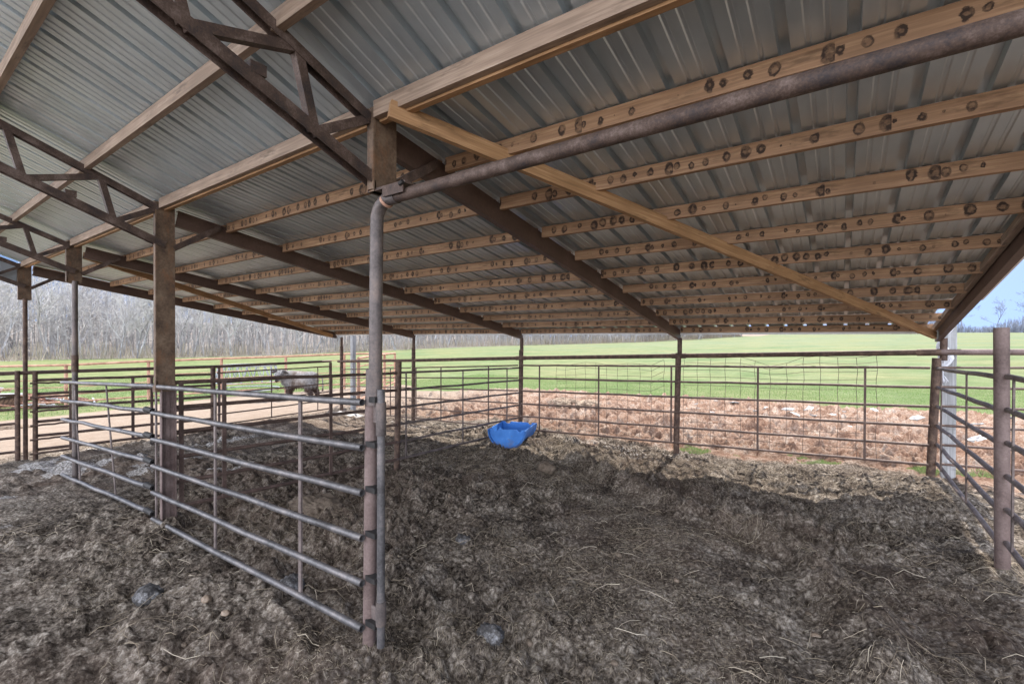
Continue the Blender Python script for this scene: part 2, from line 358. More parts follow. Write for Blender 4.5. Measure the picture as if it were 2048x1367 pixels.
# ground
M_ground, nt, b = mat('barnyard_ground')
at = N(nt, 'ShaderNodeAttribute', attribute_name='cover'); sp = N(nt, 'ShaderNodeSeparateColor'); nt.links.new(at.outputs['Color'], sp.inputs[0])
na = noise(nt, 3.0, 6, .62, 'World'); nb = noise(nt, 38, 6, .7, 'World', (1, 1.0, 1)); nc = noise(nt, 170, 4, .7, 'World'); nd = noise(nt, .35, 5, .6, 'World')
man = ramp(nt, math_(nt, 'ADD', math_(nt, 'MULTIPLY', na.outputs[0], .35), math_(nt, 'MULTIPLY', nb.outputs[0], .65)),
           [(.39, (.016, .012, .009)), (.46, (.066, .051, .039)), (.535, (.17, .140, .112)), (.60, (.34, .295, .245)), (.68, (.50, .445, .38))]).outputs[0]
man = mix(nt, ramp(nt, nd.outputs[0], [(.45, (0, 0, 0)), (.62, (.4, .4, .4))]).outputs[0], man, (.14, .095, .072))
drt = ramp(nt, math_(nt, 'ADD', math_(nt, 'MULTIPLY', na.outputs[0], .5), math_(nt, 'MULTIPLY', nb.outputs[0], .5)),
           [(.36, (.095, .05, .033)), (.45, (.19, .11, .075)), (.54, (.28, .195, .145)), (.66, (.44, .385, .335))]).outputs[0]
pale = (.245, .20, .158)
gx = N(nt, 'ShaderNodeSeparateXYZ'); nt.links.new(N(nt, 'ShaderNodeNewGeometry').outputs['Position'], gx.inputs[0])
lf = ramp(nt, math_(nt, 'MULTIPLY_ADD', gx.outputs[0], -.1, 0.0), [(.55, (0, 0, 0)), (.95, (.75, .75, .75))]).outputs[0]
drt = mix(nt, lf, drt, pale)
gr = ramp(nt, math_(nt, 'ADD', math_(nt, 'MULTIPLY', nd.outputs[0], .55), math_(nt, 'MULTIPLY', nb.outputs[0], .45)),
          [(.36, (.066, .108, .032)), (.5, (.108, .148, .058)), (.64, (.165, .19, .10))]).outputs[0]
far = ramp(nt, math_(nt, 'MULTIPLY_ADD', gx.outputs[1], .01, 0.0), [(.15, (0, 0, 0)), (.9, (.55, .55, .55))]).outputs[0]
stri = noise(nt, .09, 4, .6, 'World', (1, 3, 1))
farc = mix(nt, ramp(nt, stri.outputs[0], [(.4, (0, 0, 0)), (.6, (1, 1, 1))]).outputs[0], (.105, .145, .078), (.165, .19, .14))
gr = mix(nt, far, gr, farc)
flr = ramp(nt, math_(nt, 'MULTIPLY_ADD', gx.outputs[0], -.01, 0.0), [(.45, (0, 0, 0)), (.6, (1, 1, 1))]).outputs[0]
drt = mix(nt, flr, drt, (.20, .18, .165))
blot = noise(nt, .12, 5, .65, 'World')
gr = mix(nt, ramp(nt, blot.outputs[0], [(.42, (0, 0, 0)), (.60, (.8, .8, .8))]).outputs[0], gr, (.17, .175, .085))
fg = noise(nt, 1.1, 6, .7, 'World', (1, 2.2, 1)); gr = mix(nt, 1.0, gr, ramp(nt, fg.outputs[0], [(.32, (.70, .74, .66)), (.66, (1.22, 1.16, 1.18))]).outputs[0], 'MULTIPLY')
lm = ramp(nt, nb.outputs[0], [(.3, (.30, .28, .26)), (.7, (.62, .60, .58))]).outputs[0]
def sharpen(o, k=.5, w=.16):
    v = math_(nt, 'ADD', o, math_(nt, 'MULTIPLY', math_(nt, 'SUBTRACT', nb.outputs[0], .5), .9))
    return ramp(nt, v, [(k - w, (0, 0, 0)), (k + w, (1, 1, 1))]).outputs[0]
c = mix(nt, sharpen(sp.outputs[0]), man, drt)
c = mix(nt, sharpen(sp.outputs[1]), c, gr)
c = mix(nt, sharpen(sp.outputs[2], .62, .12), c, lm)
nt.links.new(c, b.inputs['Base Color']); b.inputs['Roughness'].default_value = .92; b.inputs['Specular IOR Level'].default_value = .12
bump(nt, b, math_(nt, 'ADD', nb.outputs[0], math_(nt, 'MULTIPLY', nc.outputs[0], .35)), .9, .02)

# ------------------------------------------------------------------ ground mesh
def axis(lo, a, b_, hi, d0, gl, gr_):
    xs = list(np.arange(a, b_, d0))
    def out(start, end, sg, g):
        r = []; d = 0; x = start
        while abs(x) < abs(end) or (x - end) * sg < 0:
            st = d0 + (g * d if d < 12 else g * 12 + .045 * (d - 12)); d += st; x = start + sg * d; r.append(x)
            if (x - end) * sg > 0: break
        return r
    return np.array(out(a, lo, -1, gl)[::-1] + xs + out(b_, hi, 1, gr_))
gxs = axis(-1500, -2.6, 3.1, 1500, .0145, .0075, .030)
gys = axis(-1500, -.9, 3.0, 1500, .0145, .030, .0058)
X, Y = np.meshgrid(gxs, gys); nx, ny = len(gxs), len(gys)
xf, yf = X.ravel(), Y.ravel()
dm, gm, lmk = masks(xf, yf)
zf = base_h(xf, yf) + rough_h(xf, yf, dm, gm) + mounds(xf, yf)
me = bpy.data.meshes.new('ground')
me.vertices.add(nx * ny); me.vertices.foreach_set('co', np.stack([xf, yf, zf], 1).astype(np.float32).ravel())
ii = (np.arange(ny - 1)[:, None] * nx + np.arange(nx - 1)[None, :]).ravel()
q = np.stack([ii, ii + 1, ii + nx + 1, ii + nx], 1).astype(np.int32)
me.loops.add(q.size); me.loops.foreach_set('vertex_index', q.ravel())
me.polygons.add(len(q)); me.polygons.foreach_set('loop_start', np.arange(0, q.size, 4, dtype=np.int32))
me.update(calc_edges=True); me.shade_smooth()
at_ = me.color_attributes.new('cover', 'FLOAT_COLOR', 'POINT')
at_.data.foreach_set('color', np.stack([dm, gm, lmk, np.ones_like(dm)], 1).astype(np.float32).ravel())
me.materials.append(M_ground)
g_o = bpy.data.objects.new('ground', me); COL.objects.link(g_o); g_o['kind'] = 'structure'

# ------------------------------------------------------------------ barn
E_ = 1.75
KZ = 1.263 + E_
def zr(y): return KZ - (.1814 * y if y > 0 else .41 * y)
FR = [3.05, 0, -3.05, -6.1, -9.2]
WY = 5.952
barn = thing('pole_barn', 'open pole barn with rusty steel frame, pine purlins and corrugated metal roof', 'barn')
def obox(name, p, q, w_, h_, m, parent, label=None, local=True):
    p = Vector(p); q = Vector(q); L = (q - p).length; mb = MB().beam((-L / 2, 0, 0), (L / 2, 0, 0), w_, h_)
    me_ = bpy.data.meshes.new(name); me_.from_pydata(mb.v, [], mb.f); me_.materials.append(m)
    o = bpy.data.objects.new(name, me_); COL.objects.link(o)
    if parent: o.parent = parent
    d = (q - p).normalized(); s = d.cross(Vector((0, 0, 1))).normalized(); u = s.cross(d)
    Mx = Matrix(((d.x, -s.x, u.x, 0), (d.y, -s.y, u.y, 0), (d.z, -s.z, u.z, 0), (0, 0, 0, 1))); Mx.translation = (p + q) / 2
    pl = Vector((0, 0, 0)); pp = parent
    while pp is not None: pl += pp.location; pp = pp.parent
    Mx.translation = Mx.translation - pl; o.matrix_local = Mx
    if label: o['label'] = label
    return o
# purlins, one board per bay
for a in range(4):
    x1, x0 = FR[a] - .03, FR[a + 1] + .03
    for k in range(10):
        y = WY - .068 - k * .594
        j = lambda: random.uniform(-.006, .006)
        z = zr(y) - .0445 - .004
        y += j()
        obox('purlin', (x0, y, z + j() * .6), (x1, y, z + j() * .6), .038, .089, M_wood, barn)
    for y in (-.55, -1.12, -1.71, -2.3):
        obox('purlin', (x0 - .03, y, zr(y) - .045), (x1 + .03, y, zr(y) - .045), .038, .085, M_woodgrey if y < -.5 else M_wood, barn)
    obox('eave_beam', (x0 + .03, -.042, KZ - .034), (x1 - .02, -.042, KZ - .034), .038, .088, M_woodgrey, barn)
    obox('eave_beam', (x0 + .03, -.003, KZ - .047), (x1 - .02, -.003, KZ - .047), .036, .086, M_woodor, barn)
y1 = WY - .068 - 9 * .594
# eave trim
MB().beam((-9.3, WY + .0, zr(WY) - .055), (2.98, WY + .0, zr(WY) - .055), .02, .11).build('fascia_trim', M_trim, barn)
# braces
def brace(p, q, m=M_woodor): return obox('brace', p, q, .038, .089, m, barn)
brace((.22, -.088, E_ + 1.172), (3.02, 5.83, zr(5.83) - .15))
brace((-6.15, .10, zr(.1) - .15), (-9.15, 5.80, zr(5.8) - .15))
obox('nailer', (-9.23, .1, zr(.1) - .06), (-9.23, 5.9, zr(5.9) - .06), .038, .089, M_woodor, barn)
obox('nailer', (3.02, .1, zr(.1) - .06), (3.02, 5.9, zr(5.9) - .06), .038, .06, M_woodgrey, barn)
# roof sheets
def sheet(xa, xb, yl, name, phase=0.0):
    P = .2286; prof = []
    i0 = int(math.floor((xa - phase) / P)) - 1
    x = phase + i0 * P
    while x < xb + P:
        base = [(-.023, 0), (-.018, .038), (.018, .038), (.023, 0), (.070, 0), (.076, .0052), (.088, .0052), (.094, 0), (.134, 0), (.140, .0052), (.152, .0052), (.158, 0)]
        for dx, dz in base: prof.append((x + dx, dz))
        x += P; i0 += 1
    prof = [(max(xa, min(xb, px)), pz) for px, pz in prof if xa - .05 < px < xb + .05]
    n = len(prof); steps = len(yl); vs = []; fs = []
    for k in range(steps):
        y = yl[k]
        for px, pz in prof: vs.append((px, y, zr(y) + pz + .0008 + .0035 * math.sin(px * 2.1 + y * 3)))
    for k in range(steps - 1):
        for i in range(n - 1): fs.append((k * n + i, k * n + i + 1, (k + 1) * n + i + 1, (k + 1) * n + i))
    mb = MB(); mb.add(vs, fs); return mb.build(name, M_sheet, barn)
sh_edges = [2.94, .94, -1.11, -3.16, -5.21, -7.26, -9.31]
for i in range(6):
    a_, b_ = sh_edges[i + 1], sh_edges[i]
    if i == 0:
        sheet(a_, 3.25, [-2.45, -2, -1, 0, 1, 2, 3, 4, 4.8], 'roof_sheet', .09); sheet(a_, 2.955, [4.8, 5.4, WY + .06], 'roof_sheet', .09)
    else: sheet(a_, b_, [-2.45, -2, -1, 0, 1, 2, 3, 4, 5, WY + .06], 'roof_sheet', .09)
# screw tips showing beside the purlins
mb = MB()
for k in range(10):
    y = WY - .068 - k * .594 + .032
    x = 2.9
    while x > -6:
        mb.tube([(x + .05, y, zr(y) + .002), (x + .05, y, zr(y) - .014)], .0022, 4); x -= .2286
mb.build('screw_tips', M_rust, barn)
# rafters: C-channel
def channel(name, p, q, h, m, parent, fl=.05, sgn=-1):
    mb = MB(); t = .005
    mb.beam(p, q, t, h)
    mb.beam(p, q, fl, t, off=(sgn * (-fl / 2 - t / 2), -h / 2 + t / 2)); mb.beam(p, q, fl, t, off=(sgn * (-fl / 2 - t / 2), h / 2 - t / 2))
    mb.beam(p, q, t, .02, off=(sgn * (-fl), -h / 2 + .013))
    return mb.build(name, m, parent)
for i, x in enumerate(FR):
    ye = WY + .03 if i else WY + .12
    channel('rafter', (x, .10, zr(.1) - .11), (x, ye, zr(ye) - .11), .15, M_raft, barn, sgn=1 if i else -1)
# trusses
TZ = .41
def truss(x, full=True):
    t = thing('truss', None, None); t.parent = barn; t.location = (x, 0, 0)
    def ang(name, ya, za, yb, zb, s=.05):
        p = Vector((x, ya, za)); q = Vector((x, yb, zb)); mb = MB()
        mb.beam(p, q, s, .006, off=(0, s / 2)); mb.beam(p, q, .006, s, off=(s / 2, 0)); mb.beam(p, q, .006, s, off=(-s / 2, 0))
        return mb.build(name, M_truss, t)
    ang('top_chord', -.05, zr(-.05) - .09, -2.42, zr(-2.42) - .09, .05)
    ang('bottom_chord', -.0, .86 + E_, -2.4, .86 + E_ + .40 * 2.4, .06)
    bt = lambda y: .86 + E_ - .40 * y; tt = lambda y: zr(y) - .10
    yb = -.37; webs = []
    webs.append((yb, bt(yb), -.06, tt(-.06)))
    while yb > -1.9:
        yt = yb - .085; webs.append((yb, bt(yb), yt, tt(yt)))
        nb_ = yb - .55; webs.append((nb_, bt(nb_), yt - .03, tt(yt - .03))); yb = nb_
    for a_, b_, c_, d_ in webs:
        MB().beam((x, a_, b_), (x, c_, d_), .045, .045, (1, 0, 0)).build('web', M_truss, t)
    # knee brace to the rafter
    MB().beam((x, .07, .84 + E_), (x, .47, 1.11 + E_), .05, .05, (1, 0, 0)).build('knee_brace', M_truss, t)
    c = MB(); c.box((x + .01, -.65, bt(-.65) + .055), (.05, .07, .05)); c.box((x - .02, -.63, bt(-.63) + .04), (.02, .03, .03))
    c.build('clip', M_truss, t)
    return t
for x in FR: truss(x)
# columns
def plate_col(x, y, t_, w_, z0, z1, m=M_rustbox, name='column'):
    mb = MB(); zc = (z0 + z1) / 2; h = z1 - z0
    mb.box((x, y, zc), (t_ - .010, w_ - .02, h))
    for s_ in (-1, 1):
        mb.box((x + s_ * (t_ / 2 - .002), y, zc), (.006, w_, h - .012))
        mb.box((x, y + s_ * (w_ / 2 - .004), zc), (t_ - .012, .007, h - .02))
    mb.box((x + t_ / 2 + .002, y, z0 + .03), (.004, w_ * .92, .05)); mb.box((x + t_ / 2 + .002, y - w_ * .44, zc), (.004, .012, h * .98))
    return mb.build(name, m, barn)
plate_col(.02, .03, .05, .16, .80 + E_, 1.258 + E_)
plate_col(-3.05, 0, .045, .155, -.45 + E_, 1.250 + E_)
plate_col(-6.14, -.005, .055, .155, .72 + E_, 1.252 + E_)
plate_col(-9.26, .0, .055, .165, .635 + E_, 1.252 + E_)
plate_col(3.05, 0, .05, .16, .80 + E_, 1.255 + E_)
mb = MB(); mb.box((-3.045, .0, 1.30 - .02), (.065, .17, .06)); mb.build('cover_plate', M_rustbox, barn)
# channel post below column 1
mb = MB(); z0 = -.12; z1 = 1.30
mb.box((-3.045, .02, (z0 + z1) / 2), (.008, .115, z1 - z0)); mb.box((-3.025, -.036, (z0 + z1) / 2), (.046, .008, z1 - z0 - .01)); mb.box((-3.025, .076, (z0 + z1) / 2), (.046, .008, z1 - z0 - .01))
mb.box((-3.038, .02, (z0 + z1) / 2), (.010, .03, z1 - z0 - .02))
mb.build('post', M_postred, barn)
def vpipe(name, x, y, z0, z1, r, m, parent, n=16, lean=(0, 0), hollow=False, label=None):
    return MB().tube([(x, y, z0), (x + lean[0] * .5, y + lean[1] * .5, (z0 + z1) / 2), (x + lean[0], y + lean[1], z1)], r, n, hollow).build(name, m, parent, smooth=True, label=label)
# front post: lower pipe, sleeve, upper pipe with elbow into the header
hz = .755 + E_
p0 = vpipe('post', -.055, 0, -.25, 1.46, .036, M_postred, barn, lean=(.025, 0))
pts = [(.0, 0, 1.40), (.005, 0, 1.9), (.012, 0, hz - .11)] + [(.012 + .11 * (1 - math.cos(t)), 0, hz - .11 + .11 * math.sin(t)) for t in (R(15), R(30), R(45), R(60), R(75), R(90))] + [(.18, 0, hz)]
MB().tube(pts, .0365, 18).build('post', M_pipe, barn, smooth=True)
vpipe('sleeve', -.012, 0, 1.38, 1.58, .045, M_pipe, barn, lean=(.003, 0))
MB().tube([(.165, 0, hz), (1.2, 0, hz + .014), (2.2, 0, hz + .026), (3.05, 0, hz + .036)], .032, 18).build('header_pipe', M_truss, barn, smooth=True)
mb = MB(); mb.box((.13, -.0, hz + .052), (.30, .075, .014)); mb.box((.20, -.047, hz + .02), (.16, .008, .05)); mb.build('bracket', M_truss, barn)
MB().tube([(.085, 0, hz - .015), (.098, 0, hz - .008)], .0395, 16).build('weld', M_orange, barn, smooth=True)
mb = MB(); mb.tube([(.26, -.055, hz + .035), (.285, -.055, hz + .045)], .012, 8); mb.build('bolt', M_black, barn)
for (x, zt, dx) in ((-6.13, .72, .02), (-9.23, .635, .02)):
    vpipe('post', x, .0, gh(x, 0) - .2, zt + E_ + .02, .031, M_pipe if x > -7 else M_rust, barn, lean=(dx, 0))
vpipe('sleeve', -6.12, 0, 1.30, 1.52, .037, M_rust, barn)
vpipe('post', 3.06, 0, -.2, .80 + E_, .04, M_rust, barn)
for x, lx in ((3.0, .09), (-.055, .05), (-3.085, .03), (-6.15, .02), (-8.95, .0)):
    z0 = gh(x, WY) - .2
    vpipe('post', x, WY, z0, 1.53, .045, M_rust, barn, lean=(lx * .6, 0), label='rusty brown pipe post under the eave')
    vpipe('post', x + lx + .03 * (x > 2), WY + (.03 if x > 2 else 0), 1.50, zr(WY) - .16, .036, M_rust, barn)
# second row of supports on the other side of the main roof
for x in FR: vpipe('post', x, -2.4, -.3, .86 + E_ + .96, .05, M_rust, barn)
# gable siding on the far truss
mb = MB(); prof = []; y = -2.4
vs = []; k = 0
while y < -.10:
    for dy, dxx in ((0, 0), (.03, 0), (.045, .018), (.065, .018), (.08, 0)):
        yy = y + dy; vs += [(-9.32 - dxx, yy, .90 + E_ - .40 * yy), (-9.32 - dxx, yy, zr(yy) - .03)]
    y += .2286
mb.add(vs, [(i, i + 2, i + 3, i + 1) for i in range(0, len(vs) - 2, 2)]); mb.build('gable_siding', M_siding, barn)

# ------------------------------------------------------------------ timber posts outside the eave
def timber(x, y, w_, z1, lab, wrap=False):
    z0 = gh(x, y) - .1
    t = thing('timber_post', lab, 'post', (x, y, z0))
    mb = MB(); n = 6; vs = []
    for i in range(n + 1):
        z = z0 + (z1 - z0) * i / n
        for a, b_ in ((-1, -1), (1, -1), (1, 1), (-1, 1)): vs.append((x + a * w_ / 2 + .004 * math.sin(i * 3), y + b_ * w_ / 2, z))
    fs = [(3, 2, 1, 0), (n * 4, n * 4 + 1, n * 4 + 2, n * 4 + 3)]
    for i in range(n):
        for k in range(4): fs.append((i * 4 + k, i * 4 + (k + 1) % 4, (i + 1) * 4 + (k + 1) % 4, (i + 1) * 4 + k))
    mb.add(vs, fs); mb.build('shaft', M_postwood, t)
    if wrap:
        mb = MB(); vs = []; fs = []; m_ = 14; s = 9
        for i in range(m_ + 1):
            z = z1 - .02 - i * .05 * (1 + .04 * i * .2)
            for k in range(s):
                u_ = k / (s - 1); px = x - w_ / 2 - .012 - .05 * math.exp(-((i - 7) / 3.) ** 2) * (1 - u_) + u_ * (.07 + .05 * math.sin(i * .9))
                py = y - w_ / 2 - .012 - .018 * math.sin(i * 1.7 + k * 1.3) - .03 * math.exp(-((i - 8) / 2.) ** 2) * math.sin(u_ * 3.1)
                vs.append((px, py, z + .02 * math.sin(k * 2.)))
        for i in range(m_):
            for k in range(s - 1): fs.append((i * s + k, i * s + k + 1, (i + 1) * s + k + 1, (i + 1) * s + k))
        mb.add(vs, fs); mb.build('plastic_wrap', M_wrap, t, smooth=True)
    return t
M_wrap, nt, b = mat('torn_plastic'); b.inputs['Base Color'].default_value = (.75, .76, .8, 1); b.inputs['Roughness'].default_value = .3
timber(3.19, WY + .22, .13, zr(WY) + .10, 'weathered grey timber post with torn plastic wrap at the right end of the eave', True)
timber(-9.0, WY + .40, .105, zr(WY) - .02, 'pale timber post at the far left corner of the roof, sunlit white')

# ------------------------------------------------------------------ gates and panels
def rail_pts(p, q, n=7, amp=.006, sag=0):
    p = Vector(p); q = Vector(q); L = (q - p).length; out = []
    for i in range(n):
        t = i / (n - 1); j = amp if 0 < i < n - 1 else 0
        out.append(p.lerp(q, t) + Vector((random.uniform(-j, j), random.uniform(-j, j), random.uniform(-j, j) - sag * math.sin(math.pi * t))))
    return out
def panel(name, lab, cat, pa, pb, za, zb, m, ups, r=.021, group=None, nr=6, ur=None, umat=None, flat=True, amp=.006, sag=0, extra=0):
    """pa,pb: XY ends; za,zb: (top,bottom) world heights at each end; ups: list of (t_top,t_bottom)"""
    pa = Vector((pa[0], pa[1], 0)); pb = Vector((pb[0], pb[1], 0)); c = (pa + pb) / 2
    t = thing(name, lab, cat, (c.x, c.y, (za[1] + zb[1]) / 2), group)
    d = (pb - pa).normalized(); nrm = Vector((d.y, -d.x, 0))
    for k in range(nr):
        f_ = k / (nr - 1)
        A = pa + Vector((0, 0, za[0] + (za[1] - za[0]) * f_)); B = pb + Vector((0, 0, zb[0] + (zb[1] - zb[0]) * f_))
        MB().tube(rail_pts(A, B, 8, amp, sag * (1 if k == 0 else .6)), r, 10, True).build('rail', m, t, smooth=True)
    for u_ in ups:
        ta, tb = u_ if isinstance(u_, tuple) else (u_, u_)
        top = pa.lerp(pb, ta) + Vector((0, 0, za[0] + (zb[0] - za[0]) * ta)); bot = pa.lerp(pb, tb) + Vector((0, 0, za[1] + (zb[1] - za[1]) * tb))
        mb = MB()
        if flat: mb.beam(bot + nrm * (r * .75), top + nrm * (r * .75), ur or .030, .012, nrm)
        else: mb.tube([bot + nrm * r, top + nrm * r], ur or .012, 8)
        mb.build('upright', umat or m, t)
    return t
def WZ(z): return z + E_
# near gate (Y=0), column pipe to boxed column
panel('metal_gate', 'near six rail grey pipe gate ending at the round front post', 'gate', (-.035, -.060), (-3.16, -.062), (WZ(-.352), WZ(-1.600)), (WZ(-.455), WZ(-1.70)),
      M_rail, [.205, .59, .985], r=.020, group='rail gates along the centre aisle', umat=M_raildull, ur=.030, amp=.0035, sag=-.0)
LG = panel('metal_gate', 'bent six rail gate left of the boxed column, its wire thin uprights slanting', 'gate', (-3.2, -.04), (-6.39, -.075), (WZ(-.455), WZ(-1.67)), (WZ(-.60), WZ(-1.83)),
      M_rail, [(.46, .36), (.85, .775)], r=.0215, group='rail gates along the centre aisle', umat=M_raildull, flat=False, ur=.009, amp=.007)
# dark stubs on the column side of the left gate
for k in range(1, 6):
    z = WZ(-.455) + (-1.67 + .455) * k / 5 + .012
    MB().tube([(-3.36, -.055, z), (-3.17, -.055, z)], .026, 12, True).build('pipe_sleeve', M_black, LG, smooth=True)
# slim hinge pipe with sleeves, dark bands
hp = thing('hinge_post', 'slim upright hinge pipe with sleeves beside the round front post', 'gate post', (.062, -.01, 0))
vpipe('pipe', .062, -.01, .06, 1.47, .0215, M_rail, hp)
vpipe('sleeve', .062, -.01, 1.22, 1.40, .028, M_pipe, hp)
vpipe('sleeve', .062, -.01, .18, .31, .028, M_pipe, hp)
for z, h in ((1.335, .10), (.215, .10)):
    MB().box((.012, -.01, z), (.075, .008, h)).build('hinge_plate', M_raildull, hp)
for k in range(6):
    z = 1.415 - k * .248
    mb = MB(); mb.box((.012, -.018, z), (.075, .05, .030)); mb.box((-.02, -.034, z), (.03, .012, .028))  # dark blocks bridging post and hinge pipe at each rail
    mb.build('dark_band', M_black, hp)
mb = MB(); vs = []; 
for i in range(40):
    z = .28 + i * .031; o_ = .012 * (abs((i % 10) - 5) / 5.)
    vs += [(-.098 + o_, .02, z), (-.060, .02, z), (-.098 + o_, .027, z), (-.060, .027, z)]
fs = []
for i in range(39):
    a = i * 4; fs += [(a, a + 1, a + 5, a + 4), (a + 2, a + 6, a + 7, a + 3), (a, a + 4, a + 6, a + 2), (a + 1, a + 3, a + 7, a + 5)]
mb.add(vs, fs); tagp(mb.build('steel_strip', M_truss), 'scalloped steel strip standing against the left of the front post', 'steel strip')
# cross fence X=-3.1
panel('stall_panel', 'cross fence panel from the boxed column to the short pipe post', 'fence panel', (-3.07, .08), (-3.1, 2.82), (WZ(-.425), WZ(-1.615)), (WZ(-.495), WZ(-1.735)),
      M_brownrail, [.02, .16, .61], r=.020, group='cross fence panels', ur=.04)
panel('stall_panel', 'cross fence panel between the short pipe post and the eave post behind the blue trough', 'fence panel', (-3.1, 2.75), (-3.09, 5.93), (WZ(-.49), WZ(-1.735)), (WZ(-.575), WZ(-1.80)),
      M_raildull, [.075, .467, .862], r=.017, group='cross fence panels', ur=.022)
z = gh(-3.1, 2.86)
tagp(MB().tube([(-3.14, 2.86, z - .1), (-3.10, 2.86, WZ(-.335))], .044, 16, True).build('fence_post', M_rust, smooth=True), 'short round pipe post standing in the cross fence left of the trough', 'post')
# frame 3 fence
def ft(y): return -.60 - .008 * y
tagp(MB().tube([(-9.2, -3.2, WZ(-.60)), (-9.2, 0, WZ(-.60)), (-9.2, 3.0, WZ(-.635)), (-9.2, 5.80, WZ(-.62))], .032, 12, True).build('top_rail', M_brownrail, smooth=True),
     'dark top pipe along the left end pens, one open end near the far corner', 'fence rail')
G3 = 'panels along the left end of the barn'
panel('end_panel', 'left end pen panel between the clustered posts and the middle double post', 'fence panel', (-9.2, .10), (-9.2, 2.88), (WZ(-.735), WZ(-1.93)), (WZ(-.80), WZ(-2.02)), M_brownrail, [.49, .6], r=.026, group=G3, ur=.05)
panel('end_panel', 'narrower end panel overlapping behind the clustered posts at the far left', 'fence panel', (-9.12, .04), (-9.12, .56), (WZ(-.78), WZ(-1.985)), (WZ(-.79), WZ(-1.99)), M_brownrail, [.97], r=.017, group=G3, ur=.035)
panel('end_panel', 'thin rail end panel between the middle double post and the far left corner', 'fence panel', (-9.2, 2.98), (-9.2, 5.76), (WZ(-.78), WZ(-1.93)), (WZ(-.76), WZ(-1.90)), M_brownrail, [.43, .87], r=.016, group=G3, ur=.022)
panel('end_panel', 'end panel running off the left edge of the picture', 'fence panel', (-9.2, -.12), (-9.2, -3.1), (WZ(-.73), WZ(-1.92)), (WZ(-.70), WZ(-1.86)), M_brownrail, [.5, .98], r=.022, group=G3, ur=.03)
for (x, y, r_, zt, m_, lab) in ((-9.17, -.10, .034, -.56, M_rust, 'dark thick gate post, left one of the post cluster at the left end'),
                               (-9.17, .11, .034, -.58, M_rust, 'rusty gate post, right one of the post cluster at the left end'),
                               (-9.2, 2.89, .05, -.63, M_rust, 'thicker of the double posts midway along the left end fence'),
                               (-9.24, 3.03, .028, -.66, M_postred, 'slimmer of the double posts midway along the left end fence'),
                               (-9.2, 5.78, .04, -.66, M_rust, 'pipe post under the open pipe end near the far left corner')):
    z = gh(x, y)
    tagp(MB().tube([(x, y, z - .15), (x, y, WZ(zt))], r_, 14, True).build('fence_post', m_, smooth=True), lab, 'post', 'posts of the left end fence')
# back fence Y=W
def bt_(x): return -.265 + .0378 * x
TR = tagp(MB().tube([(x, WY - .0, WZ(bt_(x) - (.02 if x < -5 else 0))) for x in (-9.1, -6.15, -3.08, -.02, 3.0)], .036, 14).build('top_rail', M_rust, smooth=True), 'thick rusty top pipe of the long fence under the eave', 'fence rail')
tagp(MB().tube([(3.0, WY, WZ(-.15)), (6.6, WY, WZ(-.08))], .037, 14).build('top_rail', M_postred, smooth=True), 'thick top pipe running out past the right end of the eave', 'fence rail')
def zt(x): return WZ(-.43 + (x - 0) * .03) if x > -3.1 else WZ(-.522 + (x + 3.05) * .055)
def zb(x): return WZ(-1.65 + (x) * .042) if x > -3.1 else WZ(-1.775 + (x + 3.05) * .03)
GB = 'six rail panels in the long fence under the eave'
def bpanel(xa, xb, ups, lab, r=.017, m=M_brownrail):
    panel('livestock_panel', lab, 'fence panel', (xa, WY - .04), (xb, WY - .04), (zt(xa), zb(xa)), (zt(xb), zb(xb)), m, [(x - xa) / (xb - xa) for x in ups], r=r, group=GB, ur=.026, amp=.005)
bpanel(-8.88, -6.2, [-7.6, -6.9], 'brown six rail panel in the farthest left bay under the eave', .014)
bpanel(-6.08, -3.12, [-6.0, -3.85, -5.2], 'brown six rail panel in the bay left of the eave post behind the trough', .015)
bpanel(-3.06, -.16, [-2.607, -1.381], 'brown six rail panel right of the blue trough, with the left wire mesh')
bpanel(-.18, 2.99, [-.12, 1.119, 2.358], 'brown six rail panel in the right bay behind which the right wire mesh hangs')
panel('livestock_panel', 'six rail panel continuing past the right corner of the barn', 'fence panel', (3.1, WY + .02), (6.5, WY + .02), (WZ(-.335), WZ(-1.51)), (WZ(-.22), WZ(-1.38)), M_brownrail, [.5, .97], r=.015, group=GB, ur=.026)
# welded collars on top pipe
for x in (-3.08, -.02, 2.98):
    MB().tube([(x - .11, WY, WZ(bt_(x - .11))), (x + .11, WY, WZ(bt_(x + .11)))], .043, 14).build('collar', M_rust, TR, smooth=True)
# wire mesh hung on the fence
def mesh(xa, xb, lab):
    t = thing('wire_mesh', lab, 'wire mesh', ((xa + xb) / 2, WY + .05, WZ(-1.6)))
    yy = WY + .045
    rows = [0, .09, .20, .31, .44, .62, .82, 1.02, 1.22, 1.38]
    def P(x, k, n=10):
        zt_ = WZ(-.30 + .055 * x * .6) - (.10 * (x < -.3)); s = .012 * math.sin(x * 3.1) + .022 * math.sin(x * 7.3 + 1) * max(0, 1 - k / 3)
        tear = .11 * max(0, 1 - abs(x - 1.25) / .45) * max(0, 1 - k / 3.)
        return Vector((x + .008 * math.sin(k * 1.7 + x * 2), yy + .012 * math.sin(k * 2 + x * 5), zt_ - rows[k] + s - tear))
    xs = []; x = xa
    while x <= xb + .01: xs.append(x + random.uniform(-.012, .012)); x += .203
    mb = MB()
    for k in range(10):
        mb.tube([P(a, k) for a in xs], .0028, 4)
    for a in xs: mb.tube([P(a, k) for k in range(random.choice((9, 10)))], .0028, 4)
    mb.build('wire_grid', M_wire, t)
mesh(-2.30, -.22, 'rusty square wire mesh left of the middle eave post, top edge crumpled')
mesh(.05, 2.60, 'rusty square wire mesh right of the middle eave post, top edge bent down')
